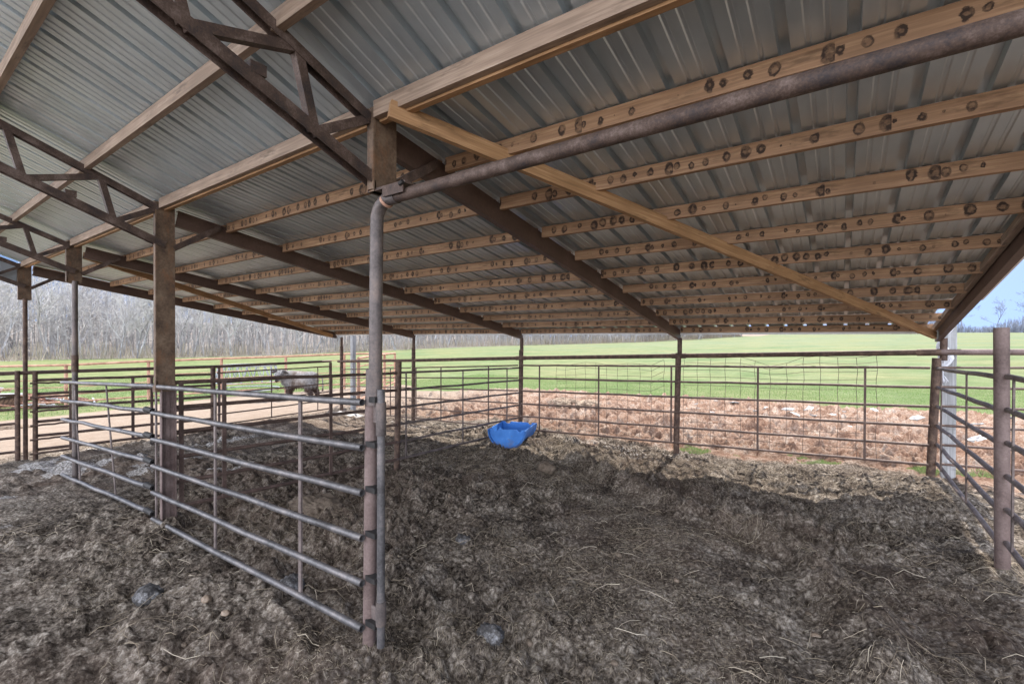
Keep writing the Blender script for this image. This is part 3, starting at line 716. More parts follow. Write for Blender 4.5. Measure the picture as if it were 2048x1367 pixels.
# right fence X=3.1
GR = 'rail panels down the right side of the pen'
panel('side_panel', 'six rail panel from the right corner eave post to the thick near post', 'fence panel', (3.06, 5.93), (3.10, 3.40), (WZ(-.345), WZ(-1.50)), (WZ(-.285), WZ(-1.545)), M_raildull, [(.15, .16), (.63, .64)], r=.0205, group=GR, flat=False, ur=.008, umat=M_wire)
panel('side_panel', 'six rail panel running off the right edge from the thick near post', 'fence panel', (3.13, 3.32), (3.13, .9), (WZ(-.272), WZ(-1.52)), (WZ(-.25), WZ(-1.48)), M_raildull, [.09, .55, .96], r=.0205, group=GR, ur=.026)
z = gh(3.1, 3.36)
tagp(MB().tube([(3.12, 3.36, z - .2), (3.1, 3.36, WZ(.094))], .045, 24, True).build('fence_post', M_postred, smooth=True), 'thick tall round pipe post near the right edge', 'post')
# ------------------------------------------------------------------ outer corral of orange rusted pipe
def corral(name, lab, pts, group, skip_first=False, htop=1.42):
    t = thing(name, lab, 'pipe fence', (pts[0][0], pts[0][1], gh(*pts[0])), group)
    tops = [Vector((x, y, gh(x, y) + htop)) for x, y in pts]
    for i, (x, y) in enumerate(pts):
        if i == 0 and skip_first: continue
        MB().tube([(x, y, gh(x, y) - .1), tops[i]], .05, 8).build('post', M_orange, t, smooth=True)
    MB().tube(tops, .038, 8).build('top_rail', M_orange, t, smooth=True)
    for k in (1, 2, 3, 4, 5):
        MB().tube([p - Vector((0, 0, .245 * k)) for p in tops], .017 if k < 5 else .03, 6).build('rail', M_orange, t, smooth=True)
cpts = [(-24.3, -2.3), (-21.5, 0.2), (-18.93, 2.38), (-17.8, 4.3), (-16.7, 6.2), (-15.6, 8.05), (-14.5, 9.9), (-13.54, 11.72)]
corral('pipe_fence', 'long orange rusted pipe fence round the outer yard, ending at a corner behind the steer', cpts, 'outer yard fences')
corral('pipe_fence', 'short orange pipe fence from the yard corner back to the pale timber post', [(-13.54, 11.72), (-12.0, 9.9), (-10.5, 8.1), (-9.3, 6.75)], 'outer yard fences', True)

# ------------------------------------------------------------------ blue half barrel trough
M_blue, nt, b = mat('blue_plastic')
nt.links.new(ramp(nt, noise(nt, 6, 4, .6).outputs[0], [(.3, (.028, .14, .43)), (.6, (.045, .19, .54)), (.75, (.11, .28, .60))]).outputs[0], b.inputs['Base Color'])
bc = nt.nodes['Color Ramp'].outputs[0]; dn = noise(nt, 9, 6, .7, 'World'); tz = N(nt, 'ShaderNodeSeparateXYZ'); nt.links.new(N(nt, 'ShaderNodeNewGeometry').outputs['Position'], tz.inputs[0])
dv = math_(nt, 'ADD', dn.outputs[0], math_(nt, 'MULTIPLY', tz.outputs[2], -.9)); nt.links.new(mix(nt, ramp(nt, dv, [(.50, (0, 0, 0)), (.68, (.6, .6, .6))]).outputs[0], bc, (.16, .125, .095)), b.inputs['Base Color'])
b.inputs['Roughness'].default_value = .45; b.inputs['Specular IOR Level'].default_value = .4
tr = thing('feed_trough', 'bright blue half barrel feed trough with ragged cut rim on the manure', 'trough')
def trough():
    a = Vector((-2.50, 4.68, 0)); axis_ = Vector((-.323, .946, 0)).normalized(); L = .80; side = Vector((axis_.y, -axis_.x, 0))
    gz = (gh(-2.5, 4.68) + gh(-2.7, 5.2)) / 2 + .015
    Rr = .28; nA = 20; nL = 12
    vs = []; fs = []
    def ringpt(t, ang, rr):  # ang 0..pi
        wob = 0
        edge = .003 * math.sin(t * 23)
        z = gz + Rr * 1.12 - rr * math.sin(ang) * 1.12
        if ang < .05 or ang > math.pi - .05: z += .012 + edge * .5
        return a + axis_ * (t * L) + side * (-(rr + .02) * math.cos(ang) * (1 + .08 * abs(math.cos(ang)))) + Vector((0, 0, z))
    for (rr, sgn) in ((Rr, 1), (Rr - .010, -1)):
        b0 = len(vs)
        for i in range(nL + 1):
            for j in range(nA + 1): vs.append(ringpt(i / nL, math.pi * j / nA, rr))
        for i in range(nL):
            for j in range(nA):
                q_ = (b0 + i * (nA + 1) + j, b0 + i * (nA + 1) + j + 1, b0 + (i + 1) * (nA + 1) + j + 1, b0 + (i + 1) * (nA + 1) + j)
                fs.append(q_ if sgn > 0 else q_[::-1])
    S = (nL + 1) * (nA + 1)
    for i in range(nL):
        for j in (0, nA):
            q_ = (i * (nA + 1) + j, (i + 1) * (nA + 1) + j, S + (i + 1) * (nA + 1) + j, S + i * (nA + 1) + j); fs.append(q_)
    mb = MB(); mb.add(vs, fs); mb.build('shell', M_blue, tr, smooth=True)
    # end heads: a recessed disc with a raised chime and notches
    for e, (t0, dr) in enumerate(((.03, 1), (.97, -1))):
        mb = MB(); vs = []; n_ = 26
        for th in (0, .012):
            for j in range(n_ + 1):
                u_ = j / n_; ang = math.pi * u_; p = ringpt(t0, ang, Rr - .012) + axis_ * (th * dr); vs.append(p)
            for j in range(n_ + 1):
                u_ = j / n_; p0_ = ringpt(t0, 0, Rr - .012); p1_ = ringpt(t0, math.pi, Rr - .012)
                p = p0_.lerp(p1_, (1 - math.cos(math.pi * u_)) / 2) + axis_ * (th * dr)
                uu = (1 - math.cos(math.pi * u_)) / 2
                p.z += .004; p.z -= .034 * ((abs(uu - .17) < .055) + (abs(uu - .84) < .045)) + .002 * math.sin(uu * 17)
                vs.append(p)
        m_ = n_ + 1; fs = []
        for base in (0, 2 * m_):
            for j in range(n_): q_ = (base + j, base + j + 1, base + m_ + j + 1, base + m_ + j); fs.append(q_ if base else q_[::-1])
        for j in range(n_): fs.append((m_ + j, m_ + j + 1, 3 * m_ + j + 1, 3 * m_ + j))
        mb.add(vs, fs); mb.build('end_wall', M_blue, tr)
        mb = MB(); mb.tube([ringpt(t0 - .03 * dr, math.pi * j / 20, Rr + .004) for j in range(21)], .009, 6); mb.build('rim', M_blue, tr, smooth=True)
trough()

# ------------------------------------------------------------------ lumps on the manure
M_frost = rusty('ashen_clod', (.018, .017, .018), (.06, .055, .052), (.22, .215, .22), sc=22, fine=70, metal=0, rough=.9, co='Object')
M_clod = rusty('dry_clod', (.06, .042, .03), (.11, .083, .06), (.17, .13, .10), sc=12, fine=80, metal=0, rough=.95, co='Object')
M_earth = rusty('weedy_earth', (.12, .085, .06), (.22, .16, .115), (.36, .29, .21), sc=6, fine=40, metal=0, rough=.95)
M_stone = rusty('tan_stone', (.12, .085, .06), (.19, .14, .10), (.28, .22, .17), sc=12, fine=60, metal=0, rough=.9, co='Object')
import bmesh
def lump(name, lab, cat, x, y, s, m, group=None, sq=.6, seed=0, rz=0, sub=4, amp=.5, zoff=0.0):
    bm = bmesh.new(); bmesh.ops.create_icosphere(bm, subdivisions=sub, radius=1)
    P_ = np.array([v.co[:] for v in bm.verts]); k = seed * 3.7
    n_ = fbm(P_[:, 0] * 1.6 + k + P_[:, 2], P_[:, 1] * 1.6 - P_[:, 2] * .8 + k, 4, seed) - .5
    n2_ = np.abs(vn(P_[:, 0] * 5 + k, P_[:, 1] * 5 + P_[:, 2] * 5, seed + 3) - .5)
    n3_ = np.abs(vn(P_[:, 0] * 11 + k + P_[:, 2] * 4, P_[:, 1] * 11 + P_[:, 2] * 9, seed + 5) - .5); P_ = P_ * (1 + amp * 2 * n_ + amp * n2_ + amp * .6 * n3_)[:, None]
    for v, c_ in zip(bm.verts, P_): v.co = (c_[0] * s[0], c_[1] * s[1], c_[2] * s[2])
    me_ = bpy.data.meshes.new(name); bm.to_mesh(me_); bm.free(); me_.materials.append(m); me_.shade_smooth()
    o = bpy.data.objects.new(name, me_); COL.objects.link(o); o.location = (x, y, gh(x, y) + s[2] * .25 + zoff); o.rotation_euler.z = rz
    return tagp(o, lab, cat, group)
lump('dung_clod', 'pale frosted grey dung clod in front of the near gate, lower left', 'clod', -1.70, -.54, (.085, .06, .055), M_frost, seed=3, zoff=.01)
lump('dung_clod', 'grey frosted clod lying under the bottom rail of the near gate', 'clod', -.98, .07, (.08, .055, .045), M_frost, seed=5, zoff=.02)
lump('dung_clod', 'bluish grey clod at the bottom middle of the picture', 'clod', .44, .475, (.07, .055, .04), M_frost, seed=8)
lump('dung_clod', 'bluish dark dung clod left of centre in the near pen', 'clod', -.60, 1.415, (.07, .055, .035), M_frost, seed=9)
lump('hay_clump', 'matted reddish brown hay clump behind the near gate', 'clump', -2.2, 1.05, (.30, .16, .10), M_clod, seed=12, sub=5)
lump('dung_clod', 'brown clod beside the blue trough on its right', 'clod', -1.15, 3.75, (.13, .09, .07), M_clod, seed=14)
lump('fallen_log', 'grey log lying on the bare ground at the far left', 'log', -14.3, .5, (.35, .12, .08), M_stone, seed=17, rz=.9)
lump('earth_clod', 'weedy brown earth heap on the clay right of the trough behind the fence', 'earth heap', -3.6, 8.7, (.36, .25, .13), M_earth, seed=20, sub=5)
lump('earth_clod', 'smaller earth heap on the clay beside the weedy one', 'earth heap', -2.9, 8.6, (.24, .2, .10), M_earth, seed=21, sub=5)
# loose clods and stones (countable nearest ones as a scatter of individuals)
for i in range(60):
    x = random.uniform(-2.2, 2.8); y = random.uniform(-.85, 3.6)
    s = random.uniform(.010, .030); m_ = M_clod if i % 5 else M_stone
    lump('small_clod', 'small dry clod lying loose on the trodden manure', 'clod', x, y, (s, s * .8, s * .6), m_, 'loose clods on the manure', seed=30 + i, sub=3)
M_white, nt, b = mat('white_debris')
nt.links.new(ramp(nt, noise(nt, 14, 4, .6).outputs[0], [(.35, (.22, .21, .20)), (.65, (.38, .38, .38))]).outputs[0], b.inputs['Base Color'])
def debris(i, x, y, s):
    mb = MB(); vs = []; n_ = 7; k = 0
    for a in range(n_):
        for c_ in range(n_):
            u_ = (a / (n_ - 1) - .5); v_ = (c_ / (n_ - 1) - .5)
            r_ = math.hypot(u_, v_); sc_ = 1 - .25 * random.random() * (r_ > .4)
            vs.append((u_ * 2 * s * sc_ + random.uniform(-1, 1) * s * .08, v_ * 1.1 * s * sc_, .10 * s + random.uniform(0, 1) * s * .22 * (1 - r_)))
    nn = len(vs); vs += [(p[0] * .92, p[1] * .92, p[2] - .06 * s - .01) for p in vs]; fs = []
    for a in range(n_ - 1):
        for c_ in range(n_ - 1):
            q_ = (a * n_ + c_, a * n_ + c_ + 1, (a + 1) * n_ + c_ + 1, (a + 1) * n_ + c_); fs.append(q_[::-1]); fs.append(tuple(t + nn for t in q_))
    bd = [c_ for c_ in range(n_)] + [a * n_ + n_ - 1 for a in range(1, n_)] + [(n_ - 1) * n_ + c_ for c_ in range(n_ - 2, -1, -1)] + [a * n_ for a in range(n_ - 2, 0, -1)]
    for j in range(len(bd)): a, c_ = bd[j], bd[(j + 1) % len(bd)]; fs.append((a, c_, c_ + nn, a + nn))
    mb.add(vs, fs); o = mb.build('white_slab', M_white); o.location = (x, y, gh(x, y) + .03); o.rotation_euler = (random.uniform(-.3, .3), random.uniform(-.3, .3), random.uniform(0, 3))
    tagp(o, 'broken white slab lying on the red clay beyond the fence', 'debris', 'white debris on the clay')
for i in range(34):
    debris(i, random.uniform(-1.2, 6.5), random.uniform(9.6, 12.2), random.uniform(.05, .17))
for i, (x, y, s) in enumerate([(3.1, 9.6, .2), (2.6, 9.9, .17), (3.55, 9.3, .16), (4.1, 10.2, .2), (1.7, 10.5, .18), (1.2, 9.6, .12), (3.9, 8.8, .14), (2.2, 8.9, .11)]): debris(50 + i, x, y, s)

# ------------------------------------------------------------------ straw and fibre litter
M_straw, nt, b = mat('straw')
gi = N(nt, 'ShaderNodeNewGeometry')
nt.links.new(ramp(nt, gi.outputs['Random Per Island'], [(0, (.07, .05, .033)), (.5, (.20, .155, .11)), (.85, (.38, .31, .22)), (1, (.62, .54, .42))]).outputs[0], b.inputs['Base Color']); b.inputs['Roughness'].default_value = .8
def strands(n, area, lmin, lmax, w_, name, lift, seg=3, clump=None):
    r_ = np.random.RandomState(n + 5)
    x0, x1, y0, y1_ = area
    xs = r_.uniform(x0, x1, n * 3); ys = r_.uniform(y0, y1_, n * 3)
    den = fbm(xs * 1.3, ys * 1.3, 3, 300 + (clump or 0)); keep = r_.uniform(0, 1, n * 3) < ss(.38, .66, den) * .9 + .1
    xs = xs[keep][:n]; ys = ys[keep][:n]; n = len(xs)
    L = r_.uniform(0, 1, n) ** 2.2 * (lmax - lmin) + lmin; th = r_.uniform(0, 2 * np.pi, n); cur = r_.normal(0, 1.0, n); tilt = r_.uniform(-.25, .45, n)
    P_ = []
    px, py = xs.copy(), ys.copy(); a = th.copy()
    rise = r_.uniform(0, lift, n)
    for k in range(seg + 1):
        t = k / seg
        z_ = ground_h(px, py) + .003 + rise * np.sin(np.pi * np.clip(t * 1.0, 0, 1)) + np.clip(tilt, 0, 1) * L * t * .5
        P_.append(np.stack([px, py, z_], 1)); a = a + cur / seg
        px = px + np.cos(a) * L / seg; py = py + np.sin(a) * L / seg
    P_ = np.stack(P_, 1)                        # n, seg+1, 3
    dirv = P_[:, -1] - P_[:, 0]; sdv = np.stack([-dirv[:, 1], dirv[:, 0], dirv[:, 2] * 0], 1); sdv /= (np.linalg.norm(sdv, axis=1, keepdims=True) + 1e-9)
    W_ = (w_ * r_.uniform(.6, 1.3, n))[:, None]
    tri = [sdv * W_ * .5 + [0, 0, 0], -sdv * W_ * .5, np.stack([0 * W_[:, 0], 0 * W_[:, 0], W_[:, 0] * .8], 1)]
    V_ = np.stack([P_ + t_[:, None, :] for t_ in tri], 2)   # n, seg+1, 3corner, 3
    V_ = V_.reshape(-1, 3); m3 = (seg + 1) * 3
    fl = []
    for k in range(seg):
        for c_ in range(3): fl.append((k * 3 + c_, k * 3 + (c_ + 1) % 3, (k + 1) * 3 + (c_ + 1) % 3, (k + 1) * 3 + c_))
    fl = np.array(fl); F_ = (np.arange(n)[:, None, None] * m3 + fl[None]).reshape(-1, 4).astype(np.int32)
    me_ = bpy.data.meshes.new(name); me_.vertices.add(len(V_)); me_.vertices.foreach_set('co', V_.astype(np.float32).ravel())
    me_.loops.add(F_.size); me_.loops.foreach_set('vertex_index', F_.ravel()); me_.polygons.add(len(F_)); me_.polygons.foreach_set('loop_start', np.arange(0, F_.size, 4, dtype=np.int32))
    me_.update(calc_edges=True); me_.materials.append(M_straw)
    o = bpy.data.objects.new(name, me_); COL.objects.link(o)
    return o
tagp(strands(3600, (-4.5, 3.3, -1.0, 5.8), .05, .26, .0032, 'straw', .03), 'loose straw stalks scattered over the manure', 'straw', kind='stuff')
tagp(strands(110000, (-3.4, 3.3, -.95, 5.6), .010, .040, .0015, 'chaff', .008, seg=2, clump=9), 'fine chaff and fibre matted into the manure', 'chaff', kind='stuff')

# ------------------------------------------------------------------ pasture grass tufts near the fence
M_blade, nt, b = mat('grass_blade')
bc = ramp(nt, N(nt, 'ShaderNodeNewGeometry').outputs['Random Per Island'], [(0, (.12, .21, .055)), (.6, (.17, .26, .085)), (1, (.28, .31, .16))]).outputs[0]
nt.links.new(bc, b.inputs['Base Color']); tl = N(nt, 'ShaderNodeBsdfTranslucent'); nt.links.new(bc, tl.inputs[0]); ms = N(nt, 'ShaderNodeMixShader'); ms.inputs[0].default_value = .5
nt.links.new(b.outputs[0], ms.inputs[1]); nt.links.new(tl.outputs[0], ms.inputs[2]); nt.links.new(ms.outputs[0], nt.nodes['Material Output'].inputs[0])
def blades(n, area, h, w_, name, lab, thr=.5):
    r_ = np.random.RandomState(n); xs = r_.uniform(area[0], area[1], n); ys = r_.uniform(area[2], area[3], n)
    d_, g_, l_ = masks(xs, ys); k = g_ > thr; xs = xs[k]; ys = ys[k]; n = len(xs); z_ = ground_h(xs, ys)
    H = h * r_.uniform(.5, 1.3, n); th = r_.uniform(0, 6.28, n); ln = r_.uniform(.1, .6, n) * H
    c_ = np.cos(th) * w_ * .5; s_ = np.sin(th) * w_ * .5
    a = np.stack([xs - c_, ys - s_, z_ - .01], 1); b_ = np.stack([xs + c_, ys + s_, z_ - .01], 1); t_ = np.stack([xs + np.cos(th + 1.5) * ln, ys + np.sin(th + 1.5) * ln, z_ + H], 1)
    V_ = np.stack([a, b_, t_], 1).reshape(-1, 3); me_ = bpy.data.meshes.new(name); me_.vertices.add(len(V_)); me_.vertices.foreach_set('co', V_.astype(np.float32).ravel())
    F_ = np.arange(len(V_), dtype=np.int32); me_.loops.add(len(F_)); me_.loops.foreach_set('vertex_index', F_); me_.polygons.add(n); me_.polygons.foreach_set('loop_start', np.arange(0, len(F_), 3, dtype=np.int32))
    me_.update(calc_edges=True); me_.materials.append(M_blade); o = bpy.data.objects.new(name, me_); COL.objects.link(o)
    return tagp(o, lab, 'grass', kind='stuff')
blades(45000, (-.8, 5, 6.0, 6.9), .032, .006, 'grass_tufts', 'sparse green grass tufts growing along the foot of the fence', .22)
blades(200000, (-15, 13, 11.5, 19), .03, .010, 'pasture_grass', 'short green pasture grass nearest the bare clay', .6)
blades(60000, (-34, -15, -4, 14), .05, .02, 'yard_grass', 'short green grass beyond the outer pipe fence', .6)

# ------------------------------------------------------------------ steer
M_fur, nt, b = mat('shaggy_fur')
fn = noise(nt, 3.2, 4, .6, 'Object'); fn2 = noise(nt, 30, 4, .7, 'Object', (1, 1, .25))
f = math_(nt, 'ADD', math_(nt, 'MULTIPLY', fn.outputs[0], .7), math_(nt, 'MULTIPLY', fn2.outputs[0], .3))
gxx = N(nt, 'ShaderNodeSeparateXYZ'); nt.links.new(N(nt, 'ShaderNodeTexCoord').outputs['Object'], gxx.inputs[0])
col = ramp(nt, f, [(.36, (.06, .045, .036)), (.46, (.15, .12, .10)), (.56, (.25, .225, .21)), (.68, (.40, .38, .37))]).outputs[0]
aa = math_(nt, 'ADD', math_(nt, 'MULTIPLY', gxx.outputs[0], -.8155), math_(nt, 'MULTIPLY', gxx.outputs[1], -.5787))
ab = math_(nt, 'ADD', math_(nt, 'ABSOLUTE', math_(nt, 'ADD', aa, .06)), math_(nt, 'MULTIPLY', math_(nt, 'SUBTRACT', fn.outputs[0], .5), .5))
col = mix(nt, ramp(nt, ab, [(.10, (0, 0, 0)), (.34, (.85, .85, .85))]).outputs[0], col, mix(nt, fn2.outputs[0], (.075, .07, .07), (.30, .29, .285)))
legm = ramp(nt, gxx.outputs[2], [(.34, (1, 1, 1)), (.50, (0, 0, 0))]).outputs[0]
col = mix(nt, mix(nt, .85, (0, 0, 0, 1), legm), col, (.055, .028, .020))
nt.links.new(col, b.inputs['Base Color']); b.inputs['Roughness'].default_value = .95; bump(nt, b, fn2.outputs[0], .8, .03)
M_darkfur, nt, b = mat('dark_fur'); b.inputs['Base Color'].default_value = (.035, .028, .026, 1)
M_dark, nt, b = mat('dark_horn'); b.inputs['Base Color'].default_value = (.02, .016, .014, 1)
def steer():
    sx, sy = -13.08, 7.14; z = gh(sx, sy)
    t = thing('steer', 'small shaggy grey and brown steer standing side on, head up at the left', 'steer', (sx, sy, z))
    # local frame: head toward the left of the picture
    hd = Vector((-.8155, -.5787, 0)); sd_ = Vector((-.5787, .8155, 0))
    def L(a, s_, h): return hd * a + sd_ * s_ + Vector((0, 0, h))
    J = {}; verts = []; rad = []; edges = []
    def v(n_, a, s_, h, r1, r2=None): J[n_] = len(verts); verts.append(L(a, s_, h)); rad.append((r1, r2 or r1))
    def e(a, b_): edges.append((J[a], J[b_]))
    v('hip', -.44, 0, .70, .27, .30); v('loin', -.18, 0, .69, .28, .30); v('bar', .08, 0, .67, .29, .33); v('shd', .32, 0, .70, .27, .33)
    v('nk', .42, -.16, .82, .20, .22); v('nk2', .46, -.28, .90, .15, .16); v('hd', .48, -.38, .95, .13, .12); v('mz', .485, -.50, .80, .085, .095); v('nose', .487, -.56, .71, .07, .075)
    v('rump', -.58, 0, .70, .19, .24)
    for a, b_ in (('hip', 'loin'), ('loin', 'bar'), ('bar', 'shd'), ('shd', 'nk'), ('nk', 'nk2'), ('nk2', 'hd'), ('hd', 'mz'), ('mz', 'nose'), ('hip', 'rump')): e(a, b_)
    for s_, dx in ((1, .04), (-1, -.05)):
        k = str(s_)
        v('fs' + k, .30, s_ * .13, .52, .13); v('fe' + k, .33 + dx, s_ * .15, .34, .09); v('fk' + k, .35 + dx, s_ * .15, .20, .072); v('ff' + k, .34 + dx, s_ * .15, .06, .058); v('fh' + k, .37 + dx, s_ * .13, .01, .05)
        e('shd', 'fs' + k); e('fs' + k, 'fe' + k); e('fe' + k, 'fk' + k); e('fk' + k, 'ff' + k); e('ff' + k, 'fh' + k)
        v('hs' + k, -.44, s_ * .13, .50, .15); v('hk' + k, -.40 - dx, s_ * .15, .36, .10); v('hh' + k, -.52 - dx, s_ * .15, .24, .068); v('hf' + k, -.50 - dx, s_ * .15, .07, .056); v('ho' + k, -.47 - dx, s_ * .13, .01, .05)
        e('hip', 'hs' + k); e('hs' + k, 'hk' + k); e('hk' + k, 'hh' + k); e('hh' + k, 'hf' + k); e('hf' + k, 'ho' + k)
    me_ = bpy.data.meshes.new('body'); me_.from_pydata(verts, edges, []); o = bpy.data.objects.new('body', me_); COL.objects.link(o)
    sk = o.modifiers.new('skin', 'SKIN'); sk.use_smooth_shade = True; o.modifiers.new('sub', 'SUBSURF').levels = 2; o.modifiers['sub'].render_levels = 2
    for i, d_ in enumerate(me_.skin_vertices[0].data): d_.radius = rad[i]; d_.use_root = (i == 0)
    dg = bpy.context.evaluated_depsgraph_get(); ev = o.evaluated_get(dg); nm = bpy.data.meshes.new_from_object(ev)
    bpy.data.objects.remove(o)
    P_ = np.zeros(len(nm.vertices) * 3, np.float32); nm.vertices.foreach_get('co', P_); P_ = P_.reshape(-1, 3)
    nm.vertices.foreach_set('co', P_.ravel())
    nm.materials.clear(); nm.materials.append(M_fur); nm.shade_smooth()
    o = bpy.data.objects.new('body', nm); COL.objects.link(o); o.parent = t
    bw = lambda p: Vector((sx, sy, z)) + p
    # shaggy coat of hanging locks
    r_ = np.random.RandomState(4); mb = MB(); pol = list(nm.polygons)
    for i in range(5200):
        pl_ = pol[r_.randint(len(pol))]; c_ = pl_.center; n_ = pl_.normal
        if c_.z < .12: continue
        l_ = .05 if c_.z > .3 else .03
        if .3 < c_.z < .6: l_ = .085
        c_ = Vector(c_) + Vector(r_.normal(0, .012, 3)); d_ = (Vector(n_) * .45 + Vector((0, 0, -1)) + Vector(r_.normal(0, .25, 3))).normalized()
        s_ = d_.cross(Vector(n_)).normalized() * .011
        mb.add([bw(c_ - s_), bw(c_ + s_), bw(c_ + Vector(n_) * .012), bw(c_ + d_ * l_ * r_.uniform(.6, 1.3))], [(0, 1, 3), (1, 2, 3), (2, 0, 3)])
    mb.build('coat', M_fur, t)
    for s_ in (1, -1):
        mb = MB(); mb.tube([bw(L(.48 + s_ * .10, -.37, 1.00)), bw(L(.48 + s_ * .20, -.37, .98)), bw(L(.48 + s_ * .29, -.38, .93))], .03, 8, rs=[.03, .055, .015]); mb.build('ear', M_darkfur, t, smooth=True)
        bm = bmesh.new(); bmesh.ops.create_icosphere(bm, subdivisions=2, radius=.014); m2 = bpy.data.meshes.new('eye'); bm.to_mesh(m2); bm.free(); m2.materials.append(M_dark)
        eo = bpy.data.objects.new('eye', m2); COL.objects.link(eo); eo.parent = t; eo.location = L(.483 + s_ * .085, -.475, .90)
    mb = MB(); mb.tube([bw(L(-.72, 0, .84)), bw(L(-.80, 0, .70)), bw(L(-.81, 0, .46)), bw(L(-.80, 0, .28))], .02, 8, rs=[.03, .022, .018, .035]); mb.build('tail', M_fur, t, smooth=True)
    mb = MB(); mb.tube([bw(L(.487, -.57, .70)), bw(L(.488, -.605, .68))], .04, 10, rs=[.058, .045]); mb.build('muzzle', M_dark, t, smooth=True)
steer()

# ------------------------------------------------------------------ hay ring, scrap pipes, tank
fx, fy = -18.0, 7.75; fz = gh(fx, fy)
t = thing('hay_feeder', 'round metal hay ring with crossed slanting bars behind the steer', 'hay feeder', (fx, fy, fz))
M_feeder = rusty('feeder_grey', (.18, .19, .20), (.30, .31, .33), (.42, .43, .45), metal=.3)
for z_, r_, rr in ((.10, 1.18, .028), (.42, 1.18, .022), (1.08, 1.04, .028)):
    MB().tube([(fx + r_ * math.cos(a), fy + r_ * math.sin(a), fz + z_) for a in [2 * math.pi * k / 40 for k in range(41)]], rr, 6).build('hoop', M_feeder, t, smooth=True)
for k in range(20):
    a = 2 * math.pi * k / 20
    for da in (.157, -.157):
        MB().tube([(fx + 1.18 * math.cos(a), fy + 1.18 * math.sin(a), fz + .42), (fx + 1.04 * math.cos(a + da), fy + 1.04 * math.sin(a + da), fz + 1.08)], .018, 6).build('slanted_bar', M_feeder, t, smooth=True)
bx, by = -20.3, 2.1; bz = gh(bx, by)
t = thing('scrap_pile', 'tangled pile of rusty scrap rods beyond the outer fence at the left', 'scrap pile', (bx, by, bz))
M_scr1 = rusty('scrap_red', (.12, .05, .035), (.22, .11, .08), (.34, .2, .16)); M_scr2 = rusty('scrap_grey', (.25, .25, .27), (.42, .42, .44), (.6, .6, .62))
for k in range(70):
    a = random.gauss(.6, .9); l_ = random.uniform(.3, 1.0); cx_ = random.gauss(0, .35); cy_ = random.gauss(0, .45); cz_ = random.uniform(.04, .55) * max(.15, 1 - math.hypot(cx_, cy_) * .8)
    p = Vector((bx + cx_, by + cy_, bz + cz_)); d_ = Vector((math.cos(a), math.sin(a), random.gauss(0, .12))) * l_ / 2
    MB().tube([p - d_, p + Vector((0, 0, random.uniform(-.04, .06))), p + d_], random.uniform(.014, .03), 6).build('rod', random.choice((M_scr1, M_scr1, M_scr2)), t, smooth=True)
bx, by = -20.9, .75; bz = gh(bx, by)
t = thing('utility_trailer', 'low dark flatbed with a pale rim and rods piled on it, far left edge', 'trailer', (bx, by, bz))
mb = MB(); mb.beam((bx - .9, by - 1.0, bz + .30), (bx + .9, by + .5, bz + .30), 1.0, .34); mb.build('bed', M_rust, t)
mb = MB(); mb.beam((bx - .93, by - 1.03, bz + .49), (bx + .93, by + .53, bz + .49), 1.06, .04); mb.build('rim', M_scr2, t)
for k in range(14):
    p = Vector((bx + random.uniform(-.3, .3), by + random.uniform(-.5, .1), bz + .55 + random.uniform(0, .22))); a = random.gauss(.69, .25); d_ = Vector((math.cos(a), math.sin(a), random.gauss(0, .05))) * random.uniform(.4, .9)
    MB().tube([p - d_, p + d_], random.uniform(.018, .035), 6).build('rod', random.choice((M_scr2, M_scr2, M_scr1)), t, smooth=True)

# ------------------------------------------------------------------ trees
M_bark = rusty('pale_bark', (.16, .15, .145), (.27, .26, .26), (.42, .42, .43), sc=1.5, fine=9, metal=0, rough=.9)
M_twig = rusty('pale_twigs', (.25, .235, .225), (.38, .365, .355), (.54, .53, .52), sc=.5, fine=3, metal=0, rough=.9)
def tree_proto(seed, H=10.0, twig=.014, spread=.55, dens=1.0):
    rr = random.Random(seed); tk = MB(); cr = MB()
    def limb(p, d, L_, r0, lev):
        n_ = 4 if lev < 2 else 3; pts = [p]; rs = [r0]; dd = Vector(d)
        for i in range(n_):
            dd = (dd + Vector((rr.gauss(0, .16), rr.gauss(0, .16), rr.gauss(.05, .08)))).normalized()
            pts.append(pts[-1] + dd * L_ / n_); rs.append(r0 * (1 - .72 * (i + 1) / n_))
        (tk if lev == 0 else cr).tube(pts, r0, 6 if lev < 1 else 3, rs=rs)
        if lev >= 4: return
        nb_ = {0: int(9 * dens), 1: int(6 * dens), 2: int(5 * dens), 3: int(4 * dens)}[lev]
        for k in range(nb_):
            t_ = rr.uniform(.32 if lev == 0 else .2, 1.0); i = min(int(t_ * n_), n_ - 1); q_ = pts[i].lerp(pts[i + 1], t_ * n_ - i)
            ax = Vector((rr.gauss(0, 1), rr.gauss(0, 1), rr.gauss(.25, .5))).normalized()
            nd_ = (dd * .45 + ax * (.6 + spread * .5)).normalized()
            if lev == 0: nd_ = (Vector((ax.x, ax.y, 0)).normalized() * spread + Vector((0, 0, rr.uniform(.5, 1.0)))).normalized()
            limb(q_, nd_, L_ * rr.uniform(.36, .60) * (1 - .25 * t_), max(r0 * (1 - .7 * t_) * .55, twig), lev + 1)
    limb(Vector((0, 0, -.3)), (rr.gauss(0, .08), rr.gauss(0, .08), 1), H * .92, H * .0135 + .02, 0)
    return tk, cr
protos = []
for s in range(7):
    tk, cr = tree_proto(100 + s, 10.5, .015, random.uniform(.45, .8))
    t = thing('bare_tree', None, None, (0, 0, 0)); a = tk.build('trunk', M_bark, t); c_ = cr.build('branches', M_twig, t); protos.append((t, a, c_))
used = [False] * 7
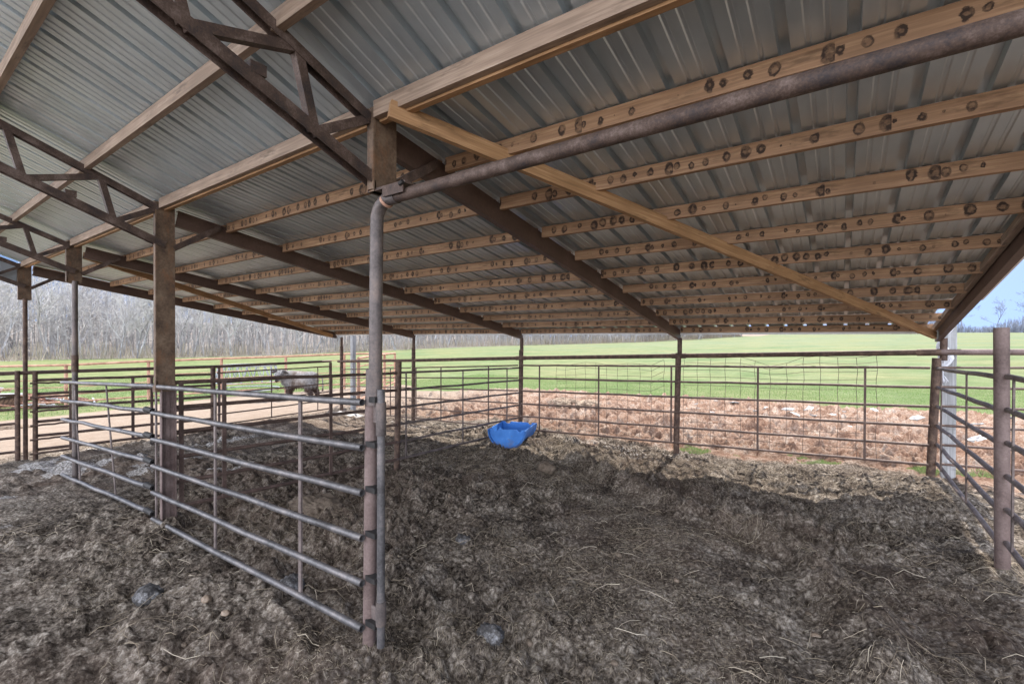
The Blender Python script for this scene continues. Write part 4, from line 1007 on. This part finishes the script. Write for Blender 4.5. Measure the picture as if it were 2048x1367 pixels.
def front(t_):
    t_ = t_ * (len(FP) - 1); i = min(int(t_), len(FP) - 2); f_ = t_ - i
    return FP[i][0] + (FP[i + 1][0] - FP[i][0]) * f_, FP[i][1] + (FP[i + 1][1] - FP[i][1]) * f_
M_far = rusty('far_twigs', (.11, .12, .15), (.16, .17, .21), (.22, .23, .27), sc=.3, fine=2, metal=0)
def place(k, x, y, s, lab, grp, cat='tree', skyline=False):
    t, a, c_ = protos[k]
    if used[k]:
        t2 = t.copy(); COL.objects.link(t2)
        for ch in (a, c_): d_ = ch.copy(); COL.objects.link(d_); d_.parent = t2
        t = t2
    used[k] = True
    t.location = (x, y, float(base_h(x, y)) - .1); t.rotation_euler.z = random.uniform(0, 6.3); sx_ = s * random.uniform(.85, 1.15); t.scale = (sx_, sx_, s)
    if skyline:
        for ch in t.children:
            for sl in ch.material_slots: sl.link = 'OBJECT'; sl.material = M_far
    tagp(t, lab, cat, grp); return t
cnt = 0
for i in range(250):
    t_ = (i + random.random()) / 250; t_ = t_ ** 1.0
    x, y = front(t_); d_ = random.uniform(0, 1) ** 1.3 * 32; ln = math.hypot(x, y); x += x / ln * d_ + random.gauss(0, 1); y += y / ln * d_ * .4 + random.gauss(0, 2)
    place(i % 7, x, y, random.uniform(.74, 1.2) + d_ * .004, 'leafless pale grey tree in the woods beyond the pasture', 'bare trees of the woods')
# the dense back of the wood reads as one mass
mb = MB(); rr = random.Random(5)
for i in range(5200):
    x, y = front(rr.random()); ln = math.hypot(x, y); d_ = rr.uniform(6, 60); x += x / ln * d_; y += y / ln * d_ * .5; z = float(base_h(x, y)) - .2; H = rr.uniform(5, 10.5) + d_ * .05
    p = Vector((x, y, z)); dx = Vector((rr.gauss(0, .5), rr.gauss(0, .5), H))
    mb.tube([p, p + dx * .5, p + dx], .07, 3, rs=[rr.uniform(.05, .13), .05, .02])
    for k in range(12):
        q_ = p + dx * rr.uniform(.25, .95); e_ = Vector((rr.gauss(0, 1.1), rr.gauss(0, 1.1), rr.uniform(.3, 1.6))); mb.tube([q_, q_ + e_], .03, 3, rs=[.024, .010])
tagp(mb.build('forest', M_twig), 'dense grey leafless woods behind the nearer trees', 'woods', kind='stuff')
mb = MB()
for i in range(5200):
    x, y = front(rr.random()); ln = math.hypot(x, y); d_ = rr.uniform(-2.5, 8); x += x / ln * d_; y += y / ln * d_ * .5; z = float(base_h(x, y)) - .1
    p = Vector((x, y, z)); mb.tube([p, p + Vector((rr.gauss(0, .3), rr.gauss(0, .3), rr.uniform(.5, 2.6)))], .03, 3, rs=[.035, .014])
M_brush = rusty('dry_brush', (.20, .165, .12), (.33, .28, .21), (.45, .40, .31), sc=.5, fine=3, metal=0)
tagp(mb.build('underbrush', M_brush), 'dry tan brush along the foot of the woods', 'brush', kind='stuff')
# small trees on the skyline at the right
for i, (x, y, s) in enumerate([(38, 300, .95), (48, 300, 1.25), (60, 310, .9), (71, 300, 1.3), (84, 300, .9), (92, 300, 1.15), (104, 300, .8), (115, 300, 1.2), (130, 300, 1.0), (26, 300, .9), (14, 310, .8)]):
    place(i % 7, x, y, s * 1.5, 'small bare tree on the skyline at the right edge', 'bare trees on the skyline', skyline=True)
mb = MB()
for i in range(4200):
    x = rr.uniform(-10, 190); y = rr.uniform(296, 318); z = float(base_h(x, y)) - .3
    p = Vector((x, y, z)); mb.tube([p, p + Vector((rr.gauss(0, .8), rr.gauss(0, .8), rr.uniform(3, 8.5) * (.7 + .3 * math.sin(x * .2))))], .1, 3, rs=[.16, .05])
tagp(mb.build('hedgerow', M_far), 'low grey brush line on the skyline at the right', 'hedgerow', kind='stuff')
